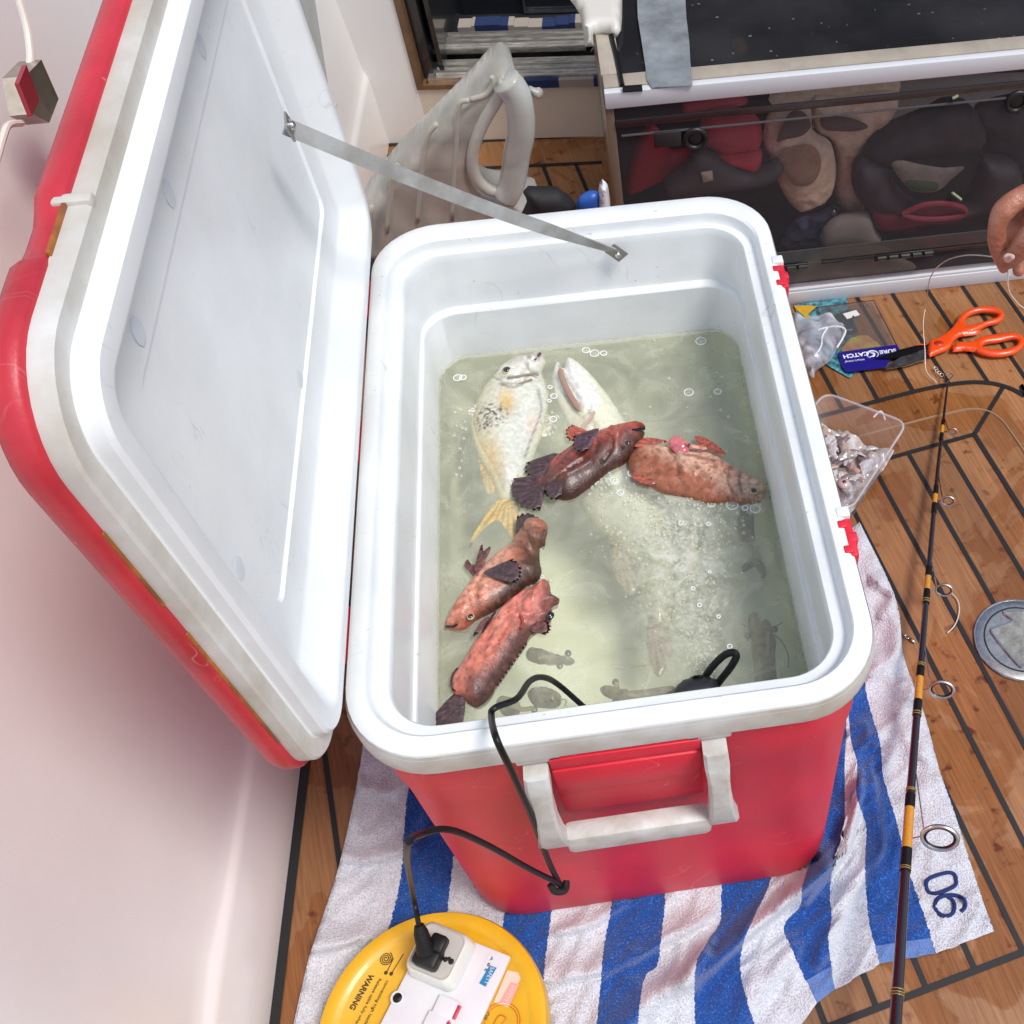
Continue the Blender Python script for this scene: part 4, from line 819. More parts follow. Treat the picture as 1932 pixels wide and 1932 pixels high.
# black aerator pump with its loop of cable
t = thing('aerator_pump', 'black aerator pump with a cable loop, by the near wall inside the cooler', 'pump', U(*zD((820, 1400))[0], 2, .40))
pzz = .40
inflate('housing', zD((640, 1450), (650, 1360), (720, 1290), (800, 1270), (900, 1262), (990, 1280), (1015, 1340), (1030, 1450), (900, 1500), (720, 1500)), 2, pzz-.01, .018, .04, mat('pump_black', (.018, .019, .022), .42), t, step=.004)
inflate('cap', zD((765, 1275), (800, 1245), (870, 1245), (885, 1270), (830, 1290)), 2, pzz+.0, .008, .01, M_BLACK, t, step=.004)
m = MB(); m.tube(cr([UD(*zD(p)[0], dd) for p, dd in [((820, 1420), 1.20), ((870, 1300), 1.185), ((930, 1200), 1.175), ((1030, 1095), 1.165), ((1105, 1062), 1.16), ((1140, 1090), 1.16), ((1100, 1170), 1.165), ((1030, 1260), 1.175), ((960, 1350), 1.185), ((900, 1420), 1.20)]], 8), .0042, 10); m.build('cable_loop', M_BLACK, t)

# ------------------------------------------------------------------ striped towel
BND = [
 [(690, 1240), (690, 1330), (680, 1440), (650, 1590), (625, 1680), (585, 1800), (570, 1860), (552, 1940), (530, 2040)],
 [(800, 1240), (795, 1350), (772, 1480), (763, 1553), (758, 1638), (743, 1719), (720, 1800), (700, 1950), (685, 2060)],
 [(900, 1240), (880, 1400), (862, 1560), (853, 1640), (846, 1700), (838, 1800), (830, 1900), (815, 1980), (800, 2070)],
 [(990, 1240), (985, 1400), (970, 1560), (958, 1660), (948, 1750), (942, 1830), (935, 1900), (930, 1980), (925, 2080)],
 [(1085, 1240), (1075, 1400), (1062, 1560), (1048, 1660), (1037, 1748), (1027, 1826), (1024, 1890), (1024, 1960), (1025, 2080)],
 [(1190, 1240), (1180, 1400), (1168, 1560), (1158, 1660), (1151, 1725), (1139, 1790), (1133, 1860), (1127, 1920), (1110, 2070)],
 [(1290, 1240), (1280, 1400), (1268, 1560), (1258, 1650), (1254, 1712), (1247, 1776), (1240, 1822), (1212, 1860), (1196, 2050)],
 [(1390, 1240), (1380, 1400), (1372, 1540), (1366, 1620), (1361, 1692), (1358, 1740), (1333, 1780), (1311, 1840), (1315, 2040)],
 [(1490, 1240), (1485, 1400), (1475, 1520), (1466, 1600), (1450, 1672), (1425, 1725), (1400, 1790), (1402, 1860), (1450, 2010)],
 [(1570, 1240), (1560, 1400), (1548, 1500), (1535, 1600), (1515, 1667), (1509, 1710), (1479, 1748), (1498, 1800), (1541, 1893)],
 [(1600, 1180), (1598, 1330), (1594, 1440), (1592, 1568), (1571, 1640), (1566, 1685), (1569, 1735), (1563, 1775), (1574, 1866)],
 [(1590, 1050), (1595, 1240), (1604, 1385), (1617, 1440), (1616, 1500), (1634, 1560), (1632, 1640), (1640, 1740), (1660, 1818)],
 [(1600, 1000), (1622, 1200), (1635, 1310), (1660, 1400), (1667, 1467), (1690, 1545), (1714, 1640), (1745, 1730), (1766, 1798)],
 [(1622, 985), (1690, 1130), (1706, 1240), (1745, 1350), (1772, 1450), (1800, 1530), (1835, 1640), (1860, 1715), (1876, 1757)]]
FOLDS = [([(1300, 1860), (1390, 1780), (1500, 1690), (1560, 1640)], .030, 22), ([(1180, 1932), (1290, 1850), (1330, 1800)], .020, 26), ([(1040, 1850), (1140, 1830), (1230, 1790), (1320, 1740)], .010, 24), ([(1520, 1700), (1600, 1600), (1625, 1480)], .018, 18), ([(1560, 1800), (1600, 1700), (1660, 1600), (1650, 1480)], .015, 26), ([(640, 1620), (700, 1625), (780, 1600)], .012, 18), ([(600, 1790), (680, 1770), (760, 1800)], .014, 22), ([(1640, 1270), (1690, 1240), (1700, 1180)], .010, 20), ([(1650, 1100), (1690, 1120), (1660, 1160)], .010, 14), ([(1650, 1400), (1700, 1380), (1730, 1420)], .010, 26), ([(1400, 1932), (1440, 1860), (1500, 1800)], .010, 26), ([(690, 1490), (740, 1500), (780, 1480)], .007, 16), ([(1060, 1760), (1120, 1745), (1180, 1700)], .009, 16)]
def pdist(u, v, pl):
    best = 1e9; sg = 0
    for (a, b) in zip(pl, pl[1:]):
        ax_, ay = a; bx, by = b; dx, dy = bx-ax_, by-ay; t_ = max(0, min(1, ((u-ax_)*dx+(v-ay)*dy)/(dx*dx+dy*dy))); d_ = math.hypot(u-ax_-t_*dx, v-ay-t_*dy)
        if d_ < best: best = d_; sg = 1 if (u-ax_)*dy-(v-ay)*dx > 0 else -1
    return best, sg
def th(u, v):
    h = .006+.004*(nz(u, v, 60)+nz(u, v, 28, 3)*.6)
    rn = 1-min(1, abs(noise.noise(Vector(((u+v*.8)/46, (v-u*.55)/120, 5))))*3.2); h += .0085*rn*rn
    for pl, a_, w_ in FOLDS:
        d_, sg = pdist(u, v, pl); ww = w_*(1.25 if sg > 0 else .38); h += a_*1.6*math.exp(-(d_/ww)**2)
    return max(h, .003)
bc_ = [cr([Vector((a, b, 0)) for a, b in bl], 14) for bl in BND]; nv_ = len(bc_[0]); SUB = 12
TV, TU = [], []
cols_ = []
for i in range(len(bc_)-1):
    for k in range(SUB+(1 if i == len(bc_)-2 else 0)): cols_.append((i+k/SUB))
for c in cols_:
    i = min(int(c), len(bc_)-2); f_ = c-i
    p0 = bc_[max(i-1, 0)]; p1 = bc_[i]; p2 = bc_[i+1]; p3 = bc_[min(i+2, len(bc_)-1)]
    for j in range(nv_):
        q_ = p1[j].lerp(p2[j], f_)
        u, v = q_.x, q_.y; h = th(u, v)
        if j > nv_-9: h = max(.003, h*.75)
        p = U(u, v, 2, h)
        if abs(p.x) < W2-.03 and abs(p.y) < L2-.02: p.z = .004      # pressed flat under the cooler
        TV.append(p); TU.append((c, j/(nv_-1)))
TF = []
for a_ in range(len(cols_)-1):
    for j in range(nv_-1): TF.append((a_*nv_+j, a_*nv_+j+1, (a_+1)*nv_+j+1, (a_+1)*nv_+j))
def towel_mat():
    m = bpy.data.materials.new('terry_towel'); m.use_nodes = True; t = m.node_tree; N = t.nodes; L = t.links; b = N['Principled BSDF']; b.inputs['Roughness'].default_value = .95; b.inputs['Sheen Weight'].default_value = .35; b.inputs['Specular IOR Level'].default_value = .15
    uv = N.new('ShaderNodeUVMap'); sx = N.new('ShaderNodeSeparateXYZ'); L.new(uv.outputs[0], sx.inputs[0])
    tc = N.new('ShaderNodeTexCoord'); wb = N.new('ShaderNodeTexNoise'); wb.inputs['Scale'].default_value = 220; L.new(tc.outputs['Object'], wb.inputs[0])
    ja = N.new('ShaderNodeMath'); ja.operation = 'MULTIPLY_ADD'; L.new(wb.outputs[0], ja.inputs[0]); ja.inputs[1].default_value = .08; L.new(sx.outputs[0], ja.inputs[2])
    jb = N.new('ShaderNodeMath'); jb.operation = 'SUBTRACT'; L.new(ja.outputs[0], jb.inputs[0]); jb.inputs[1].default_value = .04
    pm = N.new('ShaderNodeMath'); pm.operation = 'MODULO'; L.new(jb.outputs[0], pm.inputs[0]); pm.inputs[1].default_value = 2
    gt = N.new('ShaderNodeMath'); gt.operation = 'GREATER_THAN'; L.new(pm.outputs[0], gt.inputs[0]); gt.inputs[1].default_value = 1
    n2 = N.new('ShaderNodeTexNoise'); n2.inputs['Scale'].default_value = 420; n2.inputs['Detail'].default_value = 2; L.new(tc.outputs['Object'], n2.inputs[0])
    wr = N.new('ShaderNodeValToRGB'); L.new(n2.outputs[0], wr.inputs[0]); wr.color_ramp.elements[0].position = .3; wr.color_ramp.elements[0].color = (.52, .54, .62, 1); wr.color_ramp.elements[1].position = .6; wr.color_ramp.elements[1].color = (.76, .77, .82, 1)
    br = N.new('ShaderNodeValToRGB'); L.new(n2.outputs[0], br.inputs[0]); br.color_ramp.elements[0].position = .35; br.color_ramp.elements[0].color = (.008, .055, .26, 1); br.color_ramp.elements[1].position = .68; br.color_ramp.elements[1].color = (.05, .19, .58, 1)
    e = br.color_ramp.elements.new(.60); e.color = (.018, .095, .40, 1)
    mx = N.new('ShaderNodeMix'); mx.data_type = 'RGBA'; L.new(gt.outputs[0], mx.inputs[0]); L.new(wr.outputs[0], mx.inputs[6]); L.new(br.outputs[0], mx.inputs[7])
    # woven hem at the near edge: the blue goes paler
    hm_ = N.new('ShaderNodeMath'); hm_.operation = 'GREATER_THAN'; L.new(sx.outputs[1], hm_.inputs[0]); hm_.inputs[1].default_value = .945
    fac = N.new('ShaderNodeMath'); fac.operation = 'MULTIPLY'; L.new(hm_.outputs[0], fac.inputs[0]); fac.inputs[1].default_value = .38
    fac2 = N.new('ShaderNodeMath'); fac2.operation = 'MULTIPLY'; L.new(fac.outputs[0], fac2.inputs[0]); L.new(gt.outputs[0], fac2.inputs[1])
    mh = N.new('ShaderNodeMix'); mh.data_type = 'RGBA'; L.new(fac2.outputs[0], mh.inputs[0]); L.new(mx.outputs[2], mh.inputs[6]); mh.inputs[7].default_value = (.35, .50, .85, 1)
    # brown stains
    st_ = N.new('ShaderNodeTexNoise'); st_.inputs['Scale'].default_value = 7; st_.inputs['Detail'].default_value = 6; L.new(tc.outputs['Object'], st_.inputs[0])
    sr = N.new('ShaderNodeMapRange'); sr.inputs[1].default_value = .60; sr.inputs[2].default_value = .78; sr.inputs[4].default_value = .5; L.new(st_.outputs[0], sr.inputs[0])
    ms = N.new('ShaderNodeMix'); ms.data_type = 'RGBA'; ms.blend_type = 'MULTIPLY'; L.new(sr.outputs[0], ms.inputs[0]); L.new(mh.outputs[2], ms.inputs[6]); ms.inputs[7].default_value = (.78, .64, .56, 1)
    L.new(ms.outputs[2], b.inputs['Base Color'])
    bp = N.new('ShaderNodeBump'); bp.inputs['Strength'].default_value = 1; bp.inputs['Distance'].default_value = .0036; L.new(n2.outputs[0], bp.inputs['Height']); L.new(bp.outputs[0], b.inputs['Normal'])
    return m
tw = obj('beach_towel', TV, TF, towel_mat(), ang=180, uvs=TU); md = tw.modifiers.new('thickness', 'SOLIDIFY'); md.thickness = .003; md.offset = -1
tag(tw, 'crumpled blue and white striped towel spread under the red cooler', 'towel')
def text(s, px0, px1, z, size, m, parent, name='lettering', up=None, bold=0, ax=2):
    """flat lettering whose baseline runs px0 -> px1 on a plane"""
    A_ = U(*px0, ax, z); B_ = U(*px1, ax, z); ex = (B_-A_).normalized(); n_ = Vector((0, 0, 1)); ey = n_.cross(ex)
    cu = bpy.data.curves.new(name, 'FONT'); cu.body = s; cu.size = size; cu.extrude = .00025; cu.offset = bold
    ob = bpy.data.objects.new(name, cu); COL.objects.link(ob); bpy.context.view_layer.update()
    me = bpy.data.meshes.new_from_object(ob.evaluated_get(bpy.context.evaluated_depsgraph_get())); COL.objects.unlink(ob); bpy.data.objects.remove(ob)
    Wd = max(v.co.x for v in me.vertices); sc = (B_-A_).length/Wd
    for v in me.vertices: v.co = A_+ex*v.co.x*sc+ey*v.co.y+n_*(.0003+v.co.z)
    V = [v.co.copy() for v in me.vertices]; Fc = [tuple(p.vertices) for p in me.polygons]; bpy.data.meshes.remove(me)
    return obj(name, V, Fc, m, parent, smooth=False)
M_NAVY = mat('navy_ink', (.012, .03, .14), .9)
# embroidered number: 0 then 6, reading down the picture
def px_tube(pts, r, name, m_, parent, zf, closed=False, n=6, flat=.35):
    mb = MB(); mb.tube(cr([zf(*p) for p in pts], 8, closed), r, 8, closed=closed, flat=1); return mb.build(name, m_, parent)
zt_ = lambda u, v: U(u, v, 2, th(u, v)+.0015)
px_tube(z4((1165, 840), (1190, 790), (1300, 750), (1375, 750), (1400, 800), (1385, 850), (1260, 905), (1190, 900)), .0026, 'embroidered_zero', M_NAVY, tw, zt_, True)
px_tube(z4((1440, 1050), (1470, 1010), (1465, 960), (1420, 930), (1350, 920), (1270, 940), (1235, 990), (1250, 1050), (1310, 1085), (1370, 1065), (1388, 1010), (1370, 960), (1330, 930)), .0026, 'embroidered_six', M_NAVY, tw, zt_)

# ------------------------------------------------------------------ extension reel
zz = .058
pts = [U(*p, 2, zz) for p in zR((160, 1050), (600, 400), (900, 270), (1130, 240), (1500, 370), (1700, 600), (1790, 900))]
A_ = np.array([[2*p.x, 2*p.y, 1] for p in pts]); bb = np.array([p.x**2+p.y**2 for p in pts]); s_ = np.linalg.lstsq(A_, bb, rcond=None)[0]
RC = Vector((s_[0], s_[1], 0)); Rr = math.sqrt(s_[2]+s_[0]**2+s_[1]**2)
reel = thing('extension_reel', 'yellow round extension cord reel with white socket panel on the towel', 'extension reel', (RC.x, RC.y, .012))
M_YEL = mat('yellow_plastic', (.72, .40, .008), .38, var=.08, vscale=15, coat=.2, bump=.05, bscale=200)
circ = lambda r, z, n=96: [(RC.x+r*math.cos(2*math.pi*k/n), RC.y+r*math.sin(2*math.pi*k/n), z) for k in range(n)]
m = MB(); m.loft([circ(Rr-.012, .016), circ(Rr-.002, .018), circ(Rr, .024), circ(Rr, zz-.006), circ(Rr-.002, zz-.001), circ(Rr-.006, zz), circ(Rr-.016, zz), circ(Rr-.021, zz-.003), circ(Rr-.024, zz-.0045), circ(.02, zz-.0045)], (True, True)); m.build('disc', M_YEL, reel)
zf = zz-.0045
pT = zR((962, 335), (1535, 565)); PA = U(*pT[0], 2, zz+.006); PB = U(*pT[1], 2, zz+.006)
ex = (PB-PA).normalized(); ey = Vector((0, 0, 1)).cross(ex)*-1; pw = (PB-PA).length
def RP(a, b, z=0): return PA+ex*a+ey*b+Vector((0, 0, z))
MR = Matrix(((ex.x, ey.x, 0, PA.x), (ex.y, ey.y, 0, PA.y), (0, 0, 1, PA.z), (0, 0, 0, 1)))
M_SOCK = mat('socket_white', (.70, .70, .73), .3, coat=.3, var=.03)
m = MB(); m.box((0, 0, -.0095), (pw, .20, 0), .0025, MR); m.build('socket_panel', M_SOCK, reel)
def ab(px, z=0):
    p = U(*px, 2, PA.z+z)-PA; return p.dot(ex), p.dot(ey)
# adaptor
ad = thing('travel_adaptor', 'white square travel adaptor plugged into the reel panel', 'adaptor', RP(*ab(zR((985, 560))[0])))
q4 = [ab(c, .034) for c in zR((800, 560), (960, 345), (1215, 500), (1060, 740))]; ca = sum(q[0] for q in q4)/4; cb = sum(q[1] for q in q4)/4
m = MB(); rr_ = lambda hw_, z, r_: [MR @ Vector((ca+x, cb+y, z)) for x, y in rrect(hw_, hw_, r_, 6)]
m.loft([rr_(.0315, .001, .010), rr_(.032, .004, .010), rr_(.030, .030, .011), rr_(.0275, .034, .010)], (True, False)); m.build('housing', mat('adaptor_white', (.74, .78, .72), .3, coat=.3), ad)
m = MB(); m.loft([rr_(.0275, .034, .010), rr_(.0265, .0345, .010), rr_(.0255, .0335, .009)], (False, True)); m.build('face', mat('adaptor_face', (.50, .49, .45), .5), ad)
pf = PA.z+.034
m = MB()
for c, s_ in (((1035, 572), 16), ((1070, 590), 14), ((1110, 605), 16), ((885, 630), 12), ((1095, 585), 11)):
    p = U(*zR(c)[0], 2, pf); m.ell(p, (s_*.00022,)*2+(.0012,), 12, 6)
m.build('socket_holes', M_BLACKM, ad)
m = MB(); p = RP(*ab(zR((1225, 525))[0], .01)); 
# panel furniture
p = RP(*ab(zR((728, 865))[0])); m = MB(); m.loft([[p+Vector((r*math.cos(a), r*math.sin(a), z)) for a in [2*math.pi*k/24 for k in range(24)]] for r, z in [(.0085, .0002), (.008, .0016), (.0058, .0018), (.0055, .0002)]], (False, False)); m.build('button_ring', M_SOCK, reel)
m = MB(); m.ell(p+Vector((0, 0, .0004)), (.0056, .0056, .0016), 16, 6); m.build('reset_button', M_BLACK, reel)
for c0 in ((1085, 950), (1010, 1065)):
    a_, b_2 = ab(zR(c0)[0]); m = MB(); m.box((a_-.015, b_2-.012, .0005), (a_+.011, b_2+.010, .0075), .0015, MR); m.build('rocker_switch', M_SOCK, reel)
    m = MB(); m.box((a_+.0112, b_2-.0085, .001), (a_+.0145, b_2+.007, .0078), .0005, MR); m.build('switch_light', mat('switch_red', (.55, .03, .07), .3), reel)
M_INK = mat('black_ink', (.05, .03, .012), .6)
def T(s, a, b, size, m_=M_INK, z=zf+.0005, name='lettering', bold=0, par=reel): return text(s, zR(a)[0], zR(b)[0], z, size, m_, par, name, bold=bold)
T('WARNING', (528, 692), (384, 938), .0098, bold=.0003)
T('Release cable fully when', (598, 722), (420, 1060), .0052); T('connecting high loads', (650, 738), (490, 1050), .0052)
# curved notice along the rim
msg = 'Do not exceed maximum allowable load'
n = len(msg); a0_, a1_ = None, None
pS = U(*zR((640, 468))[0], 2, zf); pM = U(*zR((272, 1040))[0], 2, zf)
aS = math.atan2(pS.y-RC.y, pS.x-RC.x); aM = math.atan2(pM.y-RC.y, pM.x-RC.x)
if aM < aS-math.pi: aM += 2*math.pi
if aM < aS: aM += 2*math.pi
rT = (pS-RC).length
arc = MB()
for i, ch in enumerate(msg):
    if ch == ' ': continue
    a = aS+(aM-aS)*i/(n-4); 
    cu = bpy.data.curves.new('c', 'FONT'); cu.body = ch; cu.size = .0070; cu.extrude = .0002; ob = bpy.data.objects.new('c', cu); COL.objects.link(ob); bpy.context.view_layer.update()
    me = bpy.data.meshes.new_from_object(ob.evaluated_get(bpy.context.evaluated_depsgraph_get())); COL.objects.unlink(ob); bpy.data.objects.remove(ob)
    rad = Vector((math.cos(a), math.sin(a), 0)); tan = Vector((-math.sin(a), math.cos(a), 0))
    arc.add([RC+rad*rT+tan*v.co.x-rad*v.co.y+Vector((0, 0, zf+.0006+v.co.z)) for v in me.vertices], [tuple(p.vertices) for p in me.polygons])
arc.build('rim_lettering', M_INK, reel, smooth=False)
sp_ = zR((645, 585))[0]; pc_ = U(*sp_, 2, zf)
m = MB(); m.tube([pc_+Vector(((.001+.00015*k)*math.cos(k*.42), (.001+.00015*k)*math.sin(k*.42), .0004)) for k in range(48)], .0006, 5); m.tube([U(*q, 2, zf+.0004) for q in zR((700, 580), (650, 680))], .0006, 5); m.tube([U(*q, 2, zf+.0004) for q in zR((770, 550), (690, 680))], .0006, 5)
for c in zR((645, 685), (683, 692)): m.ell(U(*c, 2, zf+.0004), (.0024, .0024, .0006), 10, 4)
m.build('coil_symbol', M_INK, reel)
def sticker(cs, col, z, name, par=reel, th_=.0004, ax=2):
    V, Fc = prism([U(*c, ax, z) for c in cs], (0, 0, th_)); return obj(name, V, Fc, mat(name+'_%d' % int(col[0]*1000), col, .4), par, smooth=False)
sticker(zR((1385, 545), (1480, 575), (1365, 790), (1285, 750)), (.66, .68, .72), PA.z+.0003, 'safety_label')
sticker(zR((1385, 632), (1435, 650), (1355, 785), (1310, 760)), (.02, .20, .42), PA.z+.0010, 'blue_label_block')
text('SAFETY', zR((1395, 640))[0], zR((1345, 762))[0], PA.z+.0014, .007, M_SOCK, reel)
text('A B S', zR((1400, 566))[0], zR((1345, 670))[0], PA.z+.001, .004, M_INK, reel)
sticker(zR((1512, 668), (1618, 690), (1520, 932), (1415, 895)), (.80, .58, .46), zf+.0004, 'pale_label')
sticker(zR((1535, 755), (1598, 765), (1530, 912), (1458, 890)), (.72, .36, .32), zf+.0011, 'pink_label_block')
text('SAFETY', zR((1548, 770))[0], zR((1485, 885))[0], zf+.0016, .007, mat('pale_pink', (.85, .62, .55), .5), reel)
text('OK', zR((1362, 958))[0], zR((1335, 1020))[0], zf+.0005, .007, M_INK, reel)
pc_ = U(*zR((1465, 1040))[0], 2, zf+.0005); m = MB()
for r_ in (.0225, .0195): m.tube([pc_+Vector((r_*math.cos(a), r_*math.sin(a), 0)) for a in [2*math.pi*k/40 for k in range(40)]], .0006, 5, closed=True)
m.tube(cr([pc_+Vector((-.010, -.002, 0)), pc_+Vector((-.002, .008, 0)), pc_+Vector((.006, .004, 0)), pc_+Vector((0, -.004, 0)), pc_+Vector((.009, -.010, 0))], 6), .0009, 5); m.build('round_emblem', mat('orange_ink', (.60, .16, .01), .5), reel)
# plug and power cord
cord = thing('power_cord', 'black power cord from the plug over the cooler rim into the water', 'cord', U(*zR((880, 500))[0], 2, .12))
m = MB(); c0 = [U(*zR(c)[0], 2, z) for c, z in [((880, 345), .150), ((895, 400), .143), ((915, 470), .132), ((930, 530), .122)]]
m.tube(c0, [.0055, .0085, .0095, .011], 14); m.build('strain_relief', mat('ribbed_black', (.007, .007, .008), .5, spec=.3, bump=.6, bscale=700), cord)
pl_ = U(*zR((945, 560))[0], 2, .108); pr_ = U(*zR((1020, 480))[0], 2, .118)
m = MB(); m.box((-.015, -.013, -.011), (.016, .013, .012), .005, Matrix.Translation(U(*zR((945, 572))[0], 2, .106)) @ MR.to_3x3().to_4x4()); m.box((-.010, -.010, -.008), (.010, .010, .010), .004, Matrix.Translation(pr_) @ MR.to_3x3().to_4x4()); m.build('plug', mat('plug_black', (.008, .008, .009), .45, spec=.3), cord)
front = -L2-.006
def cz(u, v, ax, val): return U(u, v, ax, val)
cp = [U(*zR((880, 350))[0], 2, .150), cz(778, 1680, 2, .20), cz(768, 1600, 1, -.44), cz(800, 1572, 1, -.42), cz(850, 1566, 1, -.41), cz(920, 1595, 1, -.40), cz(1000, 1640, 1, -.39), cz(1045, 1662, 1, -.382), cz(1058, 1672, 1, -.380)]
cp2 = [cz(1058, 1672, 1, -.376), cz(1035, 1625, 1, -.381), cz(1005, 1545, 1, -.386), cz(970, 1465, 1, -.384), cz(937, 1395, 1, -.374), cz(927, 1350, 2, .562), cz(935, 1335, 2, .562), cz(975, 1318, 2, .545), cz(1000, 1285, 2, .50), cz(1025, 1278, 2, .47), cz(1055, 1293, 2, .43), cz(1115, 1345, 2, .385), cz(1170, 1385, 2, .34)]
m = MB(); m.tube(cr(cp, 10), .0031, 10); m.build('lower_cable', M_BLACK, cord)
m = MB(); m.tube(cr(cp2, 10), .0031, 10); m.build('upper_cable', M_BLACK, cord)
m = MB(); e = cz(1058, 1672, 1, -.380); m.tube(cr([e+Vector((-.010, 0, .012)), e+Vector((-.006, -.006, .004)), e+Vector((.004, -.004, -.003)), e+Vector((.006, .006, -.004))], 5), .0042, 8); m.build('cable_tie', M_BLACKM, cord)

# ------------------------------------------------------------------ right side: things on the deck
# bait tub
tub = thing('bait_tub', 'clear plastic tub of cut squid bait standing by the right side of the cooler', 'tub', U(1630, 850, 2, .0))
M_CLEAR = mat('clear_plastic', (.80, .80, .82), .12, coat=.6, trans=((.93, .92, .93), .12))
ct = [U(*p, 2, .085) for p in [(1556, 742), (1712, 800), (1604, 966), (1430, 900)]]
ctr = sum(ct, Vector())/4; ctr.z = 0
def quadring(ins, z, rr=.022):
    P = [Vector((p.x, p.y, 0)) for p in ct]; c = sum(P, Vector())/4; out = []
    P = [c+(p-c)*(1-ins/((p-c).length)) for p in P]
    for i in range(4):
        p = P[i]; a = (P[i-1]-p).normalized(); b = (P[(i+1) % 4]-p).normalized()
        for k in range(7):
            t_ = k/6; q = (p+a*rr)*(1-t_)**2+p*2*t_*(1-t_)+(p+b*rr)*t_**2; out.append(Vector((q.x, q.y, z)))
    return out
m = MB(); m.loft([quadring(0, .083), quadring(-.001, .087), quadring(.003, .088), quadring(.006, .085), quadring(.014, .04), quadring(.020, .006), quadring(.030, .004)], (False, True)); m.build('tub_wall', M_CLEAR, tub)
m = MB(); m.tube(quadring(.001, .088), .0022, 8, closed=True); m.build('tub_rim', mat('tub_rim_plastic', (.72, .72, .74), .15, coat=.5, trans=((.9, .9, .9), .45)), tub)
rb = random.Random(11); cc_ = Vector((ctr.x, ctr.y, 0)); e1 = (ct[1]-ct[0]).normalized(); e2 = (ct[3]-ct[0]).normalized()
cols4 = [(.62, .60, .59), (.42, .39, .37), (.52, .38, .31), (.24, .18, .19)]
SQC = {0: 'white', 1: 'grey', 2: 'pinkish', 3: 'purple-grey'}
base = []
for i in range(26):
    for j in range(26): base.append((-.066+.132*i/25, -.082+.164*j/25))
V = [cc_+e1*a+e2*b+Vector((0, 0, .030+.020*noise.noise(Vector((a*28, b*28, 0)))+.008*noise.noise(Vector((a*80, b*80, 2)))-(.02 if i in () else 0))) for a, b in base]
Fc = [(i*26+j, i*26+j+1, (i+1)*26+j+1, (i+1)*26+j) for i in range(25) for j in range(25)]
o = obj('bait_pile', V, Fc, mat('bait_slurry', (.40, .31, .27), .18, coat=.5, col2=(.72, .69, .66), vscale=70, sss=.2), ang=180); tag(o, 'mass of wet chopped squid filling the bottom of the bait tub', 'bait', kind='stuff')
for i in range(84):
    a = rb.uniform(-.056, .056); b = rb.uniform(-.072, .072); z = rb.uniform(.034, .050); k = rb.choice([0, 0, 1, 2, 3])
    c = cc_+e1*a+e2*b; th0 = rb.uniform(0, 6.28); n_ = 9; L0 = rb.uniform(.008, .021); W0 = L0*rb.uniform(.28, .6); m = MB()
    rot = Matrix.Rotation(th0, 3, 'Z') @ Matrix.Rotation(rb.uniform(-.5, .5), 3, 'X'); b0 = len(m.v); m.ell((0, 0, 0), (L0, W0, min(W0*.4, .0035)), 20, 12)
    m.v = [rot @ Vector((v.x, v.y+.35*v.x*v.x/L0*(1 if i % 2 else -1), v.z))*(1+.55*noise.noise(Vector((v.x*150+i, v.y*150, v.z*90))))+c+Vector((0, 0, z)) for v in m.v]
    o = m.build('squid_piece', mat('squid_flesh_%d' % k, cols4[k], .16, coat=.7, var=.25, vscale=120, sss=.2), ang=180)
    wh_ = ('farthest' if b < -.04 else 'far' if b < 0 else 'near' if b < .04 else 'nearest')+(' left' if a < -.02 else ' middle' if a < .02 else ' right'); sz_ = 'small' if L0 < .0125 else 'long' if L0 > .017 else 'medium'
    tag(o, '%s wet %s strip of cut squid at the %s of the clear bait tub' % (sz_, SQC[k], wh_), 'bait', 'cut squid pieces heaped in the bait tub')
m = MB(); e = U(*z2((520, 1670))[0], 2, .056); m.ell(e, (.010, .010, .006), 16, 8); o = m.build('whole_squid', mat('squid_head_skin', (.62, .50, .48), .2, coat=.6), ang=180); tag(o, 'whole squid head with a dark red eye in the near end of the bait tub', 'squid')
m = MB(); m.ell(e+Vector((0, 0, .004)), (.0042, .0042, .003), 12, 6); m.build('eye', mat('squid_eye_red', (.08, .005, .01), .08, coat=1), o)
# white plastic hook fished over the rim
m = MB(); m.tube(cr([U(*p, 2, .066) for p in z2((750, 1150), (790, 1110), (815, 1105), (830, 1130), (842, 1170))], 6), .0016, 6); o = m.build('bait_hook', mat('hook_white', (.75, .75, .75), .3)); tag(o, 'small pale bent tentacle or hook sticking up from the bait', 'hook')
# white strip with blue end under the tub
o = obj('tub_lid', *prism([U(*p, 2, .012) for p in z2((520, 1870), (570, 1810), (690, 1640), (735, 1610), (745, 1650), (650, 1800), (560, 1880))], (0, 0, .004)), mat('white_card', (.62, .66, .80), .5)); tag(o, 'white strip poking out from beneath the bait tub', 'lid')
o2 = obj('blue_end', *prism([U(*p, 2, .0165) for p in z2((520, 1872), (575, 1832), (600, 1850), (560, 1900), (530, 1915))], (0, 0, .003)), mat('blue_end', (.02, .05, .35), .5), o)
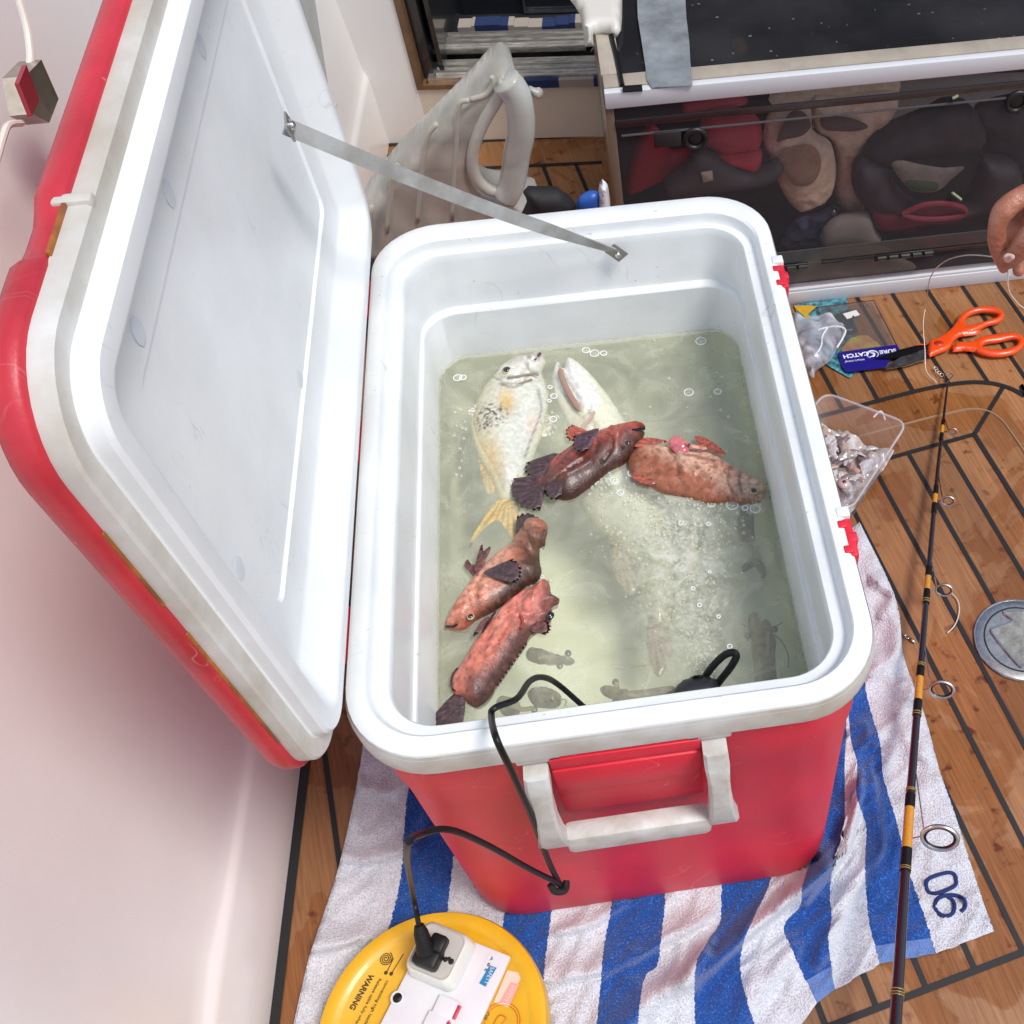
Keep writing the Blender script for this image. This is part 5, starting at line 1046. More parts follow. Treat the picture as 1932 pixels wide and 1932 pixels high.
# lure packets
def flatmat(name, fn): return mat(name, *fn)
def pk(cs, z, th_=.0006, f_=zP): return prism([U(*c, 2, z) for c in f_(*cs)], (0, 0, th_))
p2 = thing('lure_packet', 'colourful blue and yellow lure packet lying beneath the other packet by the cabinet', 'packet', U(*zP((700, 900))[0], 2, .003))
obj('card', *pk([(215, 270), (960, 170), (1000, 420), (1130, 1190), (1000, 1295), (680, 1115), (300, 500)], .003), mat('teal_print', (.012, .06, .08), .35, col2=(.12, .42, .50), vscale=75, detail=2, coat=.4), p2, smooth=False)
obj('printed_lure', *pk([(220, 285), (420, 278), (545, 290), (480, 340), (420, 400), (470, 450), (400, 465), (330, 400), (260, 345)], .0042), mat('yellow_print', (.50, .42, .02), .35, col2=(.62, .22, .02), vscale=55, detail=2), p2, smooth=False)
obj('price_label', *pk([(975, 905), (1060, 805), (1145, 850), (1075, 905)], .0052), mat('paper_white', (.72, .72, .70), .6), p2, smooth=False)
p1 = thing('lure_packet', 'clear lure packet with navy header card lying under the scissors tip', 'packet', U(*zP((1250, 800))[0], 2, .006))
obj('film', *pk([(540, 300), (1335, 205), (1700, 890), (950, 1215), (830, 920)], .0075, .0005), mat('clear_film', (.5, .5, .5), .12, coat=.7, trans=((.82, .80, .80), .10)), p1, smooth=False)
m = MB(); m.tube([U(*c, 2, .0082) for c in zP((540, 305), (1335, 205), (1660, 835))], .0009, 5); m.tube([U(*c, 2, .0082) for c in zP((540, 305), (590, 430))], .0009, 5); m.build('film_edge', mat('dark_edge', (.04, .015, .03), .4), p1)
obj('header_card', *pk([(835, 940), (1665, 828), (1705, 905), (1560, 1060), (1500, 1150), (965, 1215), (905, 1160)], .0086), mat('navy_card', (.012, .008, .20), .35, coat=.3), p1, smooth=False)
obj('backing_card', *pk([(780, 420), (1000, 330), (1080, 560), (1120, 650), (1000, 680), (940, 690), (820, 900), (780, 930)], .0058), mat('slate_card', (.018, .05, .065), .4), p1, smooth=False)
obj('lure_picture', *pk([(880, 890), (1010, 740), (1140, 700), (1250, 700), (1380, 790), (1440, 850), (1180, 885), (900, 925)], .0066), mat('lure_print', (.58, .22, .10), .4, col2=(.62, .60, .10), vscale=38, detail=2), p1, smooth=False)
obj('price_label', *pk([(905, 395), (1090, 345), (1145, 410), (965, 470)], .0086), mat('paper_white', (.72, .72, .70), .6), p1, smooth=False)
obj('barcode', *pk([(1035, 428), (1060, 422), (1068, 440), (1045, 446)], .0095), M_INK, p1, smooth=False)
M_PW = mat('print_white', (.78, .80, .88), .5)
text('CATCH', zP((1262, 925))[0], zP((905, 975))[0], .0096, .0125, M_PW, p1, bold=.0004)
text('SURE', zP((1645, 885))[0], zP((1410, 915))[0], .0096, .0115, M_PW, p1, bold=.0003)
text("What's biting?", zP((1208, 1022))[0], zP((930, 1062))[0], .0096, .0055, M_PW, p1)
pc_ = U(*zP((1320, 962))[0], 2, .0096)
m = MB(); m.tube([pc_+Vector((.0105*math.cos(a), .0085*math.sin(a), 0)) for a in [2*math.pi*k/30-1.0 for k in range(26)]], [.0012*(.3+math.sin(math.pi*(k+.5)/26)) for k in range(26)], 6)
m.tube(cr([pc_+Vector((-.004, .005, 0)), pc_+Vector((.003, .002, 0)), pc_+Vector((.001, -.004, 0)), pc_+Vector((-.006, -.005, 0))], 5), [.0004+.0018*math.sin(math.pi*(k+.5)/16) for k in range(16)], 6, flat=.4); m.build('fish_emblem', M_PW, p1)
text('DU', zP((1035, 605))[0], zP((950, 615))[0], .0068, .006, M_PW, p1)
# translucent carrier bag
def bagw(p): return p+Vector((0, 0, .006*noise.noise(Vector((p.x*40, p.y*40, 0)))))
o = inflate('plastic_bag', zP((200, 380), (300, 440), (420, 470), (560, 430), (700, 420), (800, 470), (860, 540), (940, 610), (900, 720), (830, 860), (770, 980), (700, 1080), (560, 1150), (520, 1200), (490, 1300), (300, 1100), (200, 700)), 2, .022, .020, .012, mat('bag_film', (.62, .63, .70), .22, var=.15, vscale=30, bump=1, bscale=34, coat=.5, trans=((.9, .9, .95), .5, 18)), None, step=.005, warp=bagw, bump=.005, power=.35)
tag(o, 'crumpled translucent white plastic bag between the cooler and the lure packets', 'bag')
m = MB(); m.tube(cr([U(*c, 2, .038) for c in zP((560, 620), (680, 585), (830, 570), (940, 620), (900, 740), (820, 870))], 6), .0018, 6); m.tube(cr([U(*c, 2, .04) for c in zP((690, 590), (620, 700), (600, 850), (500, 1000))], 6), .0016, 6); m.build('bag_crease', mat('bag_crease', (.80, .80, .86), .3), o)
# scissors
sc_ = thing('scissors', 'kitchen scissors with bright orange handles and black blades on the teak deck', 'scissors', U(*z2((1260, 560))[0], 2, .008))
M_OR = mat('orange_plastic', (.85, .075, .004), .35, coat=.3, var=.05)
def loopring(outer, inner, z, th_, name):
    O = cr([U(*c, 2, z) for c in z2(*outer)], 5, True); I = cr([U(*c, 2, z) for c in z2(*inner)], 5, True); mb = MB()
    # distance-wise ribbon between the two outlines
    n = 48
    def res_(P):
        P = P+[P[0]]; L_ = [0]
        for a, b in zip(P, P[1:]): L_.append(L_[-1]+(b-a).length)
        c = sum(P[:-1], Vector())/len(P[:-1]); return c, P
    cI = sum(I, Vector())/len(I)
    def hit(P, ang):
        d = Vector((math.cos(ang), math.sin(ang))); best = None
        for a, b in zip(P, P[1:]+[P[0]]):
            a2 = Vector((a.x-cI.x, a.y-cI.y)); e_ = Vector((b.x-a.x, b.y-a.y)); den = d.x*e_.y-d.y*e_.x
            if abs(den) < 1e-12: continue
            tt = (a2.x*e_.y-a2.y*e_.x)/den; ss = (a2.x*d.y-a2.y*d.x)/den
            if tt > 0 and 0 <= ss <= 1: best = max(best or 0, tt)
        return Vector((cI.x+d.x*(best or .01), cI.y+d.y*(best or .01), z))
    rings = []
    for k in range(n):
        a = 2*math.pi*k/n; o_ = hit(O, a); i_ = hit(I, a); mid = (o_+i_)/2; r_ = (o_-i_)/2
        rings.append([mid+r_*math.cos(b)+Vector((0, 0, th_*math.sin(b))) for b in [2*math.pi*j/10 for j in range(10)]])
    rings.append(rings[0]); mb.loft(rings, (False, False)); return mb.build(name, M_OR, sc_, ang=180)
loopring([(1385, 440), (1400, 400), (1440, 340), (1510, 302), (1600, 285), (1700, 288), (1765, 320), (1772, 375), (1730, 410), (1640, 435), (1590, 460), (1500, 500), (1420, 495)], [(1462, 405), (1500, 355), (1580, 328), (1680, 330), (1730, 350), (1715, 372), (1640, 395), (1560, 420), (1490, 432)], .011, .006, 'handle_loop')
loopring([(1540, 580), (1590, 520), (1650, 510), (1720, 498), (1830, 488), (1900, 500), (1935, 550), (1915, 610), (1850, 655), (1740, 675), (1640, 668), (1550, 635)], [(1605, 590), (1640, 570), (1740, 560), (1840, 535), (1880, 550), (1870, 590), (1790, 615), (1690, 620), (1630, 612)], .010, .006, 'handle_loop')
inflate('grip', z2((1170, 655), (1185, 560), (1215, 545), (1280, 510), (1350, 460), (1400, 400), (1440, 350), (1480, 420), (1500, 470), (1575, 455), (1590, 475), (1560, 500), (1490, 510), (1430, 520), (1380, 560), (1345, 615), (1280, 645), (1200, 675), (1165, 685)), 2, .010, .006, .005, M_OR, sc_, step=.004, R=.006)
inflate('grip', z2((1370, 600), (1400, 565), (1480, 560), (1540, 552), (1590, 520), (1640, 515), (1620, 560), (1605, 600), (1650, 640), (1650, 670), (1560, 640), (1460, 630), (1390, 635), (1360, 628)), 2, .009, .006, .005, M_OR, sc_, step=.004, R=.006)
m = MB(); p = U(*z2((1262, 568))[0], 2, .0155); m.ell(p, (.0095, .0070, .0022), 18, 6); m.build('pivot', mat('dark_orange', (.42, .02, .004), .4), sc_)
M_BL = mat('dark_blade', (.055, .055, .058), .35, .6, col2=(.16, .16, .16), vscale=50)
obj('blade', *prism([U(*c, 2, .0095) for c in z2((1168, 600), (1170, 690), (1000, 740), (850, 768), (835, 760), (900, 720), (1000, 660), (1100, 615))], (0, 0, .0018)), M_BL, sc_, smooth=False)
obj('blade', *prism([U(*c, 2, .0115) for c in z2((1175, 575), (1160, 610), (1050, 655), (900, 690), (760, 690), (850, 660), (960, 620), (1080, 590))], (0, 0, .0014)), mat('black_blade', (.012, .012, .014), .3, .5), sc_, smooth=False)
obj('blade_edge', *prism([U(*c, 2, .0105) for c in z2((850, 768), (1000, 740), (1170, 688), (1170, 696), (1000, 750), (852, 774))], (0, 0, .0012)), M_CHROME, sc_, smooth=False)
m = MB(); m.tube(cr([U(*c, 2, .016) for c in z2((1090, 580), (1120, 578), (1170, 575))], 3), .0012, 6); m.build('orange_tip', M_OR, sc_)
# hand with line
per = thing('person', 'right hand of a person pinching a fishing line above the deck, forearm out of frame', 'person', UD(1932, 430, 1.25))
def HP(x, y, d): return UD(*zH((x, y))[0], d)
hb = MB()
def cap_(P, R_):
    P = cr(P, 5); n_ = len(P); rr = [float(np.interp(i/(n_-1), np.linspace(0, 1, len(R_)), R_)) for i in range(n_)]
    hb.tube(P, rr, 14); hb.ell(P[0], (rr[0],)*3, 14, 8); hb.ell(P[-1], (rr[-1],)*3, 14, 8)
cap_([HP(1560, 330, 1.235), HP(1290, 420, 1.225), HP(1060, 610, 1.222), HP(965, 830, 1.226), HP(960, 1080, 1.235), HP(1000, 1300, 1.243), HP(1065, 1500, 1.248)], [.0140, .0118, .0124, .0100, .0102, .0084, .0060])            # index
cap_([HP(1700, 420, 1.262), HP(1420, 560, 1.262), HP(1230, 800, 1.262), HP(1200, 1060, 1.262), HP(1240, 1260, 1.262)], [.0130, .0118, .0105, .0095, .0075])      # middle
cap_([HP(1800, 520, 1.285), HP(1560, 700, 1.288), HP(1400, 950, 1.285), HP(1330, 1250, 1.280), HP(1300, 1540, 1.276)], [.0125, .0112, .0100, .0090, .0070])     # ring
cap_([HP(1950, 700, 1.30), HP(1760, 880, 1.305), HP(1620, 1080, 1.30), HP(1560, 1260, 1.295)], [.011, .0095, .0085, .0065])    # little
cap_([HP(2000, 500, 1.235), HP(1720, 760, 1.222), HP(1480, 1000, 1.218), HP(1300, 1230, 1.226), HP(1150, 1400, 1.238)], [.0170, .0135, .0132, .0112, .0084])   # thumb
cap_([HP(1560, 340, 1.245), HP(1900, 330, 1.25), HP(2350, 250, 1.255)], [.015, .020, .026]); cap_([HP(1720, 460, 1.268), HP(2050, 430, 1.27), HP(2400, 300, 1.265)], [.015, .021, .026]); cap_([HP(1900, 640, 1.29), HP(2150, 560, 1.285), HP(2450, 350, 1.27)], [.014, .019, .026])
cap_([HP(2350, 270, 1.26), HP(2800, 120, 1.265), HP(3800, -250, 1.26), HP(5600, -900, 1.22)], [.027, .027, .034, .043])
M_SKIN = mat('tanned_skin', (.34, .115, .060), .38, col2=(.52, .22, .145), vscale=38, sss=.2, bump=.7, bscale=260, coat=.2, detail=8)
body = hb.build('hand', M_SKIN, per, ang=180); rm = body.modifiers.new('fuse', 'REMESH'); rm.mode = 'VOXEL'; rm.voxel_size = .0014; rm.use_smooth_shade = True
sm_ = body.modifiers.new('soften', 'SMOOTH'); sm_.iterations = 5; sm_.factor = .5
nail = [HP(x, y, 1.2150+(.008 if y > 1380 else 0)) for x, y in [(1110, 1270), (1190, 1275), (1240, 1310), (1220, 1370), (1140, 1420), (1080, 1390), (1060, 1330)]]
m = MB(); c = sum(nail, Vector())/7; nd = (CAM-c).normalized(); cn = cr(nail, 3, True); m.loft([[p for p in cn], [c+(p-c)*.8+nd*.0016 for p in cn], [c+(p-c)*.4+nd*.0026 for p in cn]], (True, True)); m.build('thumb_nail', mat('nail', (.66, .42, .36), .2, coat=.7), per)
# fishing line
m = MB()
m.tube(cr([UD(1905, 520, 1.26), UD(1895, 492, 1.26), UD(1870, 484, 1.28), UD(1820, 482, 1.38), UD(1780, 495, 1.50), UD(1755, 525, 1.58), U(1748, 570, 2, .10), U(1742, 610, 2, .06), U(1745, 660, 2, .03), U(1748, 700, 2, .012), U(1768, 722, 2, .008)], 8), .00075, 6)
m.tube(cr([UD(1901, 512, 1.26), UD(1903, 545, 1.28), UD(1915, 566, 1.30), UD(1938, 584, 1.33), UD(2000, 600, 1.36)], 8), .00075, 6)
o = m.build('fishing_line', mat('nylon_line', (.72, .66, .60), .3)); tag(o, 'thin fishing line held by the hand and looping down to the rod tip', 'fishing line')
# fishing rod
RD = [((1789, 716), .012), ((1786, 740), .014), ((1779, 800), .020), ((1768, 900), .028), ((1752, 1080), .044), ((1737, 1260), .060), ((1718, 1500), .080), ((1699, 1780), .10), ((1688, 1960), .115), ((1682, 2060), .122)]
RD = [(z4((945, 985))[0] if False else a, b) for a, b in RD]
rp_ = [U(*a, 2, b) for a, b in RD]; rc_ = cr(rp_, 10)
rad_ = [float(np.interp(i/(len(rc_)-1), [0, .2, .45, .7, 1], [.0014, .0024, .0042, .0062, .0086])) for i in range(len(rc_))]
rod = thing('fishing_rod', 'black fishing rod with gold wraps lying over the towel and deck', 'fishing rod', rp_[0])
m = MB(); m.tube(rc_, rad_, 14); m.build('blank', mat('rod_blank', (.014, .008, .010), .18, coat=1), rod)
def at_v(v):
    best = min(range(len(rc_)-1), key=lambda i: abs(PJ(rc_[i])[1]-v)); return best
def seg_at(v0, v1, extra, mt, name):
    i0 = at_v(v0); P = []
    def pt(v):
        for i in range(len(rc_)-1):
            a, b = PJ(rc_[i])[1], PJ(rc_[i+1])[1]
            if a <= v <= b: t_ = (v-a)/(b-a); return rc_[i].lerp(rc_[i+1], t_), rad_[i]*(1-t_)+rad_[i+1]*t_
        return rc_[-1], rad_[-1]
    a, ra = pt(v0); b, rb_ = pt(v1); mid = (a+b)/2
    mb = MB(); mb.tube([a, mid, b], [ra+extra, (ra+rb_)/2+extra, rb_+extra], 14); return mb.build(name, mt, rod), a, ra
M_GOLD = mat('gold_wrap', (.60, .28, .02), .25, coat=.8, var=.1, vscale=300); M_GT = mat('thin_gold', (.55, .42, .12), .25, .6)
v3 = lambda y: (1050+y/3.864)/1.0761; v2 = lambda y: (550+y/3.864)/1.0761; v4 = lambda y: (1579+y/3.864)/1.0761
for a, b in ((v2(1215), v2(1275)), (v2(1755), v2(1825)), (v3(465), v3(570)), (v3(1255), v3(1435)), (v4(235), v4(555))): seg_at(a, b, .0005, M_GOLD, 'gold_wrap')
for a, b in ((v2(1275), v2(1330)), (v2(1825), v2(1900)), (v3(390), v3(465)), (v3(570), v3(680)), (v3(1170), v3(1255)), (v3(1435), v3(1560)), (v4(130), v4(235)), (v4(555), v4(740)), (v2(1690), v2(1755)), (v2(1170), v2(1215))): seg_at(a, b, .0008, M_BLACK, 'black_wrap')
for v in (v3(645), v3(662), v3(1150), v3(1165), v3(1530), v3(1548), v4(88), v4(100), v4(700), v4(716), v4(1665), v4(1690), v4(1710)): seg_at(v, v+1.6, .0011, M_GT, 'gold_band')
i_ = at_v(v4(1250))
for v, rr, off, sx in ((v2(1285), .0075, 12, .5), (v2(1830), .010, 14, .5), (v3(565), .012, 18, .5), (v3(1405), .0165, 22, .5), (v4(540), .022, 30, .5)):
    i = at_v(v); base = rc_[i]; u0, v0 = PJ(base); sc2 = (base-CAM).dot(fw)/F
    cpt = UD(u0+off+rr/sc2*.95, v0-2, (base-CAM).length-.004) ; gl = thing('line_guide', None, None); gl.parent = rod; gl.location = (0, 0, 0)
    tdir = (rc_[max(i-3, 0)]-rc_[min(i+3, len(rc_)-1)]).normalized(); view = (CAM-base).normalized()
    side = tdir.cross(view).normalized()
    if PJ(base+side*.01)[0] < u0: side = -side
    ax1 = side; ax2 = (view*.93-tdir*.15).normalized(); ax2 = (tdir*.42+view*.35+Vector((0, 0, .1))).normalized()
    m = MB(); m.tube([cpt+ax1*rr*math.cos(a)+ax2*rr*.75*math.sin(a) for a in [2*math.pi*k/28 for k in range(28)]], rr*.12+.0003, 8, closed=True); m.build('ring', M_STEEL, gl)
    m = MB(); m.tube([cpt+ax1*rr*.84*math.cos(a)+ax2*rr*.63*math.sin(a) for a in [2*math.pi*k/28 for k in range(28)]], rr*.07+.0002, 6, closed=True); m.build('insert', M_BLACK, gl)
    m = MB(); up = rc_[max(0, i-int(3+rr*150))]; m.tube([base, cpt-ax1*rr*.95], .0009, 6); m.tube([up, cpt-ax1*rr*.9+ax2*rr*.2], .0009, 6); m.build('frame', M_CHROME, gl)
m = MB(); tp = z2((1310, 880), (1305, 830), (1320, 805), (1360, 808), (1375, 822), (1350, 850), (1325, 878)); m.tube(cr([U(*c, 2, .014) for c in tp], 5), .0011, 6); m.build('tip_guide', M_CHROME, rod)
# swivel chain by the tip, loose swivel and nylon offcut
m = MB()
for k, c in enumerate(z2((1240, 765), (1250, 785), (1268, 800), (1285, 815))): p = U(*c, 2, .008); m.tube([p+Vector((.0035*math.cos(a), .0028*math.sin(a), .001*math.sin(a))) for a in [2*math.pi*j/12 for j in range(12)]], .0007, 5, closed=True)
o = m.build('swivel', M_STEEL, ang=180); tag(o, 'small dark snap swivel chain lying by the rod tip', 'swivel')
m = MB(); m.tube([U(*c, 2, .004) for c in z3((970, 915), (1005, 935))], .0008, 5); p = U(*z3((1018, 938))[0], 2, .004); m.tube([p+Vector((.004*math.cos(a), .003*math.sin(a), 0)) for a in [2*math.pi*j/12 for j in range(12)]], .0009, 5, closed=True); m.tube([U(*c, 2, .004) for c in z3((1035, 950), (1055, 968), (1080, 985))], [.002, .0026, .001], 8)
o = m.build('swivel', M_CHROME, ang=180); tag(o, 'bright loose swivel on the teak beside the towel edge', 'swivel')
m = MB(); m.tube(cr([U(*c, 2, .004) for c in z3((1368, 600), (1410, 650), (1425, 720), (1410, 800), (1380, 860), (1330, 908))], 6), .0009, 6); o = m.build('line_offcut', mat('nylon_line', (1, 1, 1))); tag(o, 'curved cream offcut of nylon on the deck left of the steel latch', 'nylon')

# ------------------------------------------------------------------ shoe cabinet
CY0 = .715; X0, X1 = .066, 1.9; HT = .480; YB = 1.26
cab = thing('shoe_cabinet', 'low white framed cabinet with dark see-through panels full of shoes', 'cabinet', (X0, CY0, 0))
M_FR = mat('cabinet_frame_white', (.68, .70, .72), .35, coat=.2); M_BEI = mat('cabinet_beige', (.40, .35, .28), .4, var=.1, vscale=30)
M_TINT = mat('tinted_acrylic', (.20, .195, .21), .10, coat=.8, trans=((.88, .85, .86), .11))  # tint plus a grey opaque share that paints in reflected haze
m = MB(); m.box((X0, CY0-.003, 0), (X1, CY0+.022, .031), .002); m.box((X0, CY0-.001, .0305), (X1, CY0+.016, .0365), .001); m.build('base_rail', M_FR, cab)
m = MB(); m.box((X0, CY0-.002, .452), (X1, CY0+.012, HT), .002); m.build('top_rail', M_FR, cab)
m = MB(); m.box((X0+.001, CY0+.0125, .458), (X1, CY0+.045, HT+.001), .001); m.box((X0-.001, CY0+.045, .455), (X0+.030, YB, HT+.002), .001); m.build('top_frame', M_BEI, cab)
m = MB(); m.box((X0-.0015, CY0+.002, .036), (X0+.012, CY0+.03, .4515), .001); m.box((X0-.002, CY0+.030, .0), (X0+.006, YB, .4545), .001); m.build('side_panel', mat('side_brown', (.16, .12, .085), .3, coat=.4), cab)
m = MB(); m.box((X0+.013, CY0+.004, .0375), (X1, CY0+.0075, .451)); m.build('front_panel', M_TINT, cab, smooth=False)
M_TINT2 = mat('smoked_glass_top', (.075, .075, .08), .12, coat=.5, var=.5, vscale=3, trans=((.42, .42, .44), .35))  # grey of the base colour stands in for reflections on the glass
m = MB(); m.box((X0+.031, CY0+.046, HT-.008), (X1, YB, HT-.003)); m.build('top_glass', M_TINT2, cab, smooth=False)
m = MB(); m.box((X0+.013, CY0-.001, .418), (X1, CY0+.0035, .430), .001); m.box((X0+.36, CY0-.001, .092), (X1, CY0+.0035, .099), .0005); m.build('door_rail', mat('dark_rail', (.03, .027, .028), .2, coat=.8), cab)
m = MB(); m.box((X0+.02, CY0-.0008, .4005), (X1, CY0+.0035, .4022)); m.build('door_edge_line', mat('grey_edge', (.09, .085, .09), .4), cab)
m = MB(); m.box((X0+.02, CY0+.0005, .1015), (X1, CY0+.0037, .128)); m.build('hinge_strip', mat('grey_strip', (.10, .10, .095), .35, coat=.6, trans=((.6, .6, .58), .55)), cab)
for x in (.345, .58, .835, 1.1):
    m = MB(); m.box((x-.055, CY0-.003, .086), (x+.055, CY0+.001, .100), .001)
    for k in range(5): m.tube([(x-.05+k*.022, CY0-.004, .093), (x-.034+k*.022, CY0-.004, .093)], .0045, 8)
    m.build('hinge', mat('hinge_black', (.015, .015, .016), .3), cab)
for px in ((1312, 262), (1919, 192)):
    c = U(*px, 1, CY0-.002); m = MB(); m.tube([c+Vector((.0165*math.cos(a), 0, .0165*math.sin(a))) for a in [2*math.pi*k/28 for k in range(28)]], .0045, 10, closed=True); m.ell(c+Vector((0, .001, 0)), (.013, .003, .013), 20, 8); m.build('finger_knob', mat('knob_black', (.008, .008, .009), .5), cab)
c = U(1262, 262, 1, CY0-.001); m = MB(); m.box((c.x-.024, c.y-.003, c.z-.014), (c.x+.020, c.y+.003, c.z+.014), .003); m.build('latch_plate', mat('latch_grey', (.02, .02, .022), .5), cab)
inflate('top_latch', zK((-0, -60), (90, -60), (410, -60), (600, -60), (625, 100), (612, 340), (590, 370), (510, 385), (488, 350), (300, 350), (305, 520), (220, 560), (150, 150)), 2, .49, .014, .016, mat('latch_cream', (.66, .64, .58), .35, coat=.3), cab, step=.008, R=.012, crv=2)
plate('duct_tape', zK((790, -60), (1330, -60), (1345, 200), (1375, 450), (1390, 700), (1415, 960), (960, 985), (900, 900), (885, 750), (840, 450), (800, 200)), 2, HT+.0025, .0006, mat('grey_tape', (.17, .185, .195), .22, col2=(.30, .33, .345), vscale=22, bump=1, bscale=30, coat=.6), cab)
m = MB(); m.tube([U(*c, 2, HT+.003) for c in zK((500, 400), (560, 640), (625, 960))], .004, 6); m.tube([U(*c, 2, HT+.003) for c in zK((630, 1000), (850, 985))], .005, 6); m.build('gasket', M_BLACK, cab)
# stray drops on the glass top (geometry, one cluster)
m = MB(); rg = random.Random(5)
for i in range(60):
    p = U(rg.uniform(1200, 1930), rg.uniform(0, 150), 2, HT-.0025)
    if p.y > CY0+.05: m.ell(p, (rg.uniform(.0008, .003), rg.uniform(.0008, .002), .0008), 8, 4)
o = m.build('water_drops', mat('drop', (.6, .6, .6), .05, coat=1, trans=((.8, .8, .8), .25)), ang=180); tag(o, 'scattered water drops on the dark cabinet top', 'drops', kind='stuff')
# cabinet back and floor
m = MB(); m.box((X0+.007, YB-.02, .0), (X1, YB, .45)); m.box((X0+.007, CY0+.023, .001), (X1, YB-.021, .006)); m.build('cabinet_back', mat('cabinet_inside', (.035, .03, .03), .6), cab, smooth=False)
# shoes leaning just behind the front panel
def shoe(name, label, px, y, th_, m_, group=None, step=.006, bump=.0, power=.45, cat='shoe'):
    o = inflate(name, px, 1, y, th_, th_*1.2, m_, None, step=step, bump=bump, power=power); tag(o, label, cat, group); return o
def sub(name, px, y, th_, m_, par, **k): return inflate(name, px, 1, y, th_, th_, m_, par, step=.005, **k)
M_FLE = mat('beige_fleece', (.80, .60, .38), .95, col2=(.98, .82, .60), vscale=55, bump=1, bscale=120)
M_FLD = mat('worn_insole', (.40, .27, .17), .9, var=.2, vscale=30)
M_CLOG = mat('red_foam', (.62, .05, .07), .6, var=.1, vscale=20)
M_SHB = mat('black_shoe', (.030, .028, .032), .6, col2=(.06, .055, .06), vscale=30)
s = shoe('fleece_slipper', 'beige fleece slipper on the left of the pair behind the smoked panel', zT((500, 640), (590, 600), (700, 590), (740, 620), (745, 720), (790, 760), (850, 800), (880, 930), (870, 1040), (830, 1110), (740, 1160), (660, 1175), (600, 1110), (550, 1010), (520, 900), (470, 790)), .80, .028, M_FLE, 'fleece slippers', bump=.004)
sub('insole', zT((560, 870), (640, 820), (740, 810), (790, 870), (790, 960), (740, 1030), (650, 1040), (590, 970)), .768, .004, M_FLD, s)
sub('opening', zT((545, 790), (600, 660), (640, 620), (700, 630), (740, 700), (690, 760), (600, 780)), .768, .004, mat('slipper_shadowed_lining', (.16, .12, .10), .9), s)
s = shoe('fleece_slipper', 'beige fleece slipper on the right of the pair, partly behind black shoes', zT((745, 560), (900, 545), (1100, 520), (1215, 520), (1222, 610), (1150, 700), (1080, 760), (1030, 830), (1030, 980), (1040, 1150), (960, 1190), (890, 1150), (868, 1050), (880, 900), (850, 780), (760, 720)), .83, .028, M_FLE, 'fleece slippers', bump=.004)
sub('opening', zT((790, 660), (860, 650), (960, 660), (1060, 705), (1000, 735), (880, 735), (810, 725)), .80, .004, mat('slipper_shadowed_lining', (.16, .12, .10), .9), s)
shoe('fleece_scuff', 'beige fleece heel showing just under the top rail of the cabinet', zT((500, 560), (620, 520), (800, 490), (1000, 465), (1215, 440), (1218, 505), (1000, 525), (700, 560), (560, 590)), .86, .02, M_FLE)
shoe('red_clog', 'red foam clog, upper of the two, behind the left knob', zT((160, 640), (300, 615), (420, 640), (460, 700), (460, 800), (400, 830), (230, 850), (170, 820), (100, 760)), .80, .028, M_CLOG, 'red clogs')
shoe('red_clog', 'red foam clog, lower of the two, its toe pointing right', zT((200, 860), (330, 850), (455, 830), (462, 900), (420, 960), (340, 930), (250, 900)), .79, .025, M_CLOG, 'red clogs')
shoe('red_strap', 'red strap or shoe part at the far left end of the cabinet', zT((-250, 830), (-170, 700), (-100, 740), (-40, 850), (60, 830), (90, 880), (0, 960), (-120, 1020), (-300, 1080)), .82, .02, M_CLOG, cat='shoe')
shoe('red_flap', 'dim red shoe part seen high at the left under the top rail', zT((0, 600), (180, 560), (360, 545), (370, 585), (200, 615), (90, 640)), .86, .012, M_CLOG)
s = shoe('grey_sandal', 'dark grey sandal lying in front of the red clogs', zT((20, 930), (70, 860), (170, 850), (260, 900), (360, 960), (470, 930), (560, 895), (590, 930), (560, 990), (470, 1040), (330, 1060), (150, 1080), (-60, 1100), (-100, 1020)), .77, .022, mat('grey_sandal', (.075, .07, .07), .55))
sub('sandal_patch', zT((120, 965), (185, 955), (190, 1010), (135, 1025)), .745, .003, mat('cream_patch', (.55, .48, .36), .7), s, smooth_outline=False)
shoe('black_slip_on', 'upper black slip-on shoe with rounded toe beside the slippers', zT((1040, 830), (1080, 770), (1160, 720), (1230, 690), (1400, 620), (1500, 570), (1620, 580), (1680, 660), (1720, 760), (1640, 830), (1500, 850), (1300, 880), (1180, 930), (1060, 920)), .80, .038, M_SHB, 'black slip-on shoes')
s = shoe('black_slip_on', 'lower black slip-on shoe with pale grey patterned insole', zT((965, 960), (1000, 900), (1080, 895), (1190, 930), (1200, 1000), (1300, 1120), (1450, 1150), (1600, 1120), (1640, 1050), (1690, 880), (1560, 860), (1750, 880), (1900, 920), (1900, 1100), (1660, 1190), (1500, 1200), (1100, 1180), (1010, 1120), (970, 1040)), .78, .034, M_SHB, 'black slip-on shoes', step=.007)
sub('insole', zT((1190, 925), (1240, 898), (1350, 920), (1480, 940), (1600, 935), (1530, 1000), (1450, 1070), (1330, 1075), (1260, 1030)), .745, .004, mat('grey_insole', (.30, .27, .23), .8, col2=(.16, .17, .13), vscale=40), s)
sub('green_print', zT((1280, 1010), (1400, 1015), (1450, 1030), (1440, 1068), (1340, 1072), (1285, 1050)), .740, .002, mat('green_print', (.05, .10, .05), .7), s)
shoe('black_trainer', 'large black trainer leaning at the right behind the slip-ons', zT((1640, 640), (1800, 560), (1990, 540), (2150, 560), (2150, 1000), (1950, 1050), (1800, 960), (1700, 820)), .84, .04, M_SHB, step=.009)
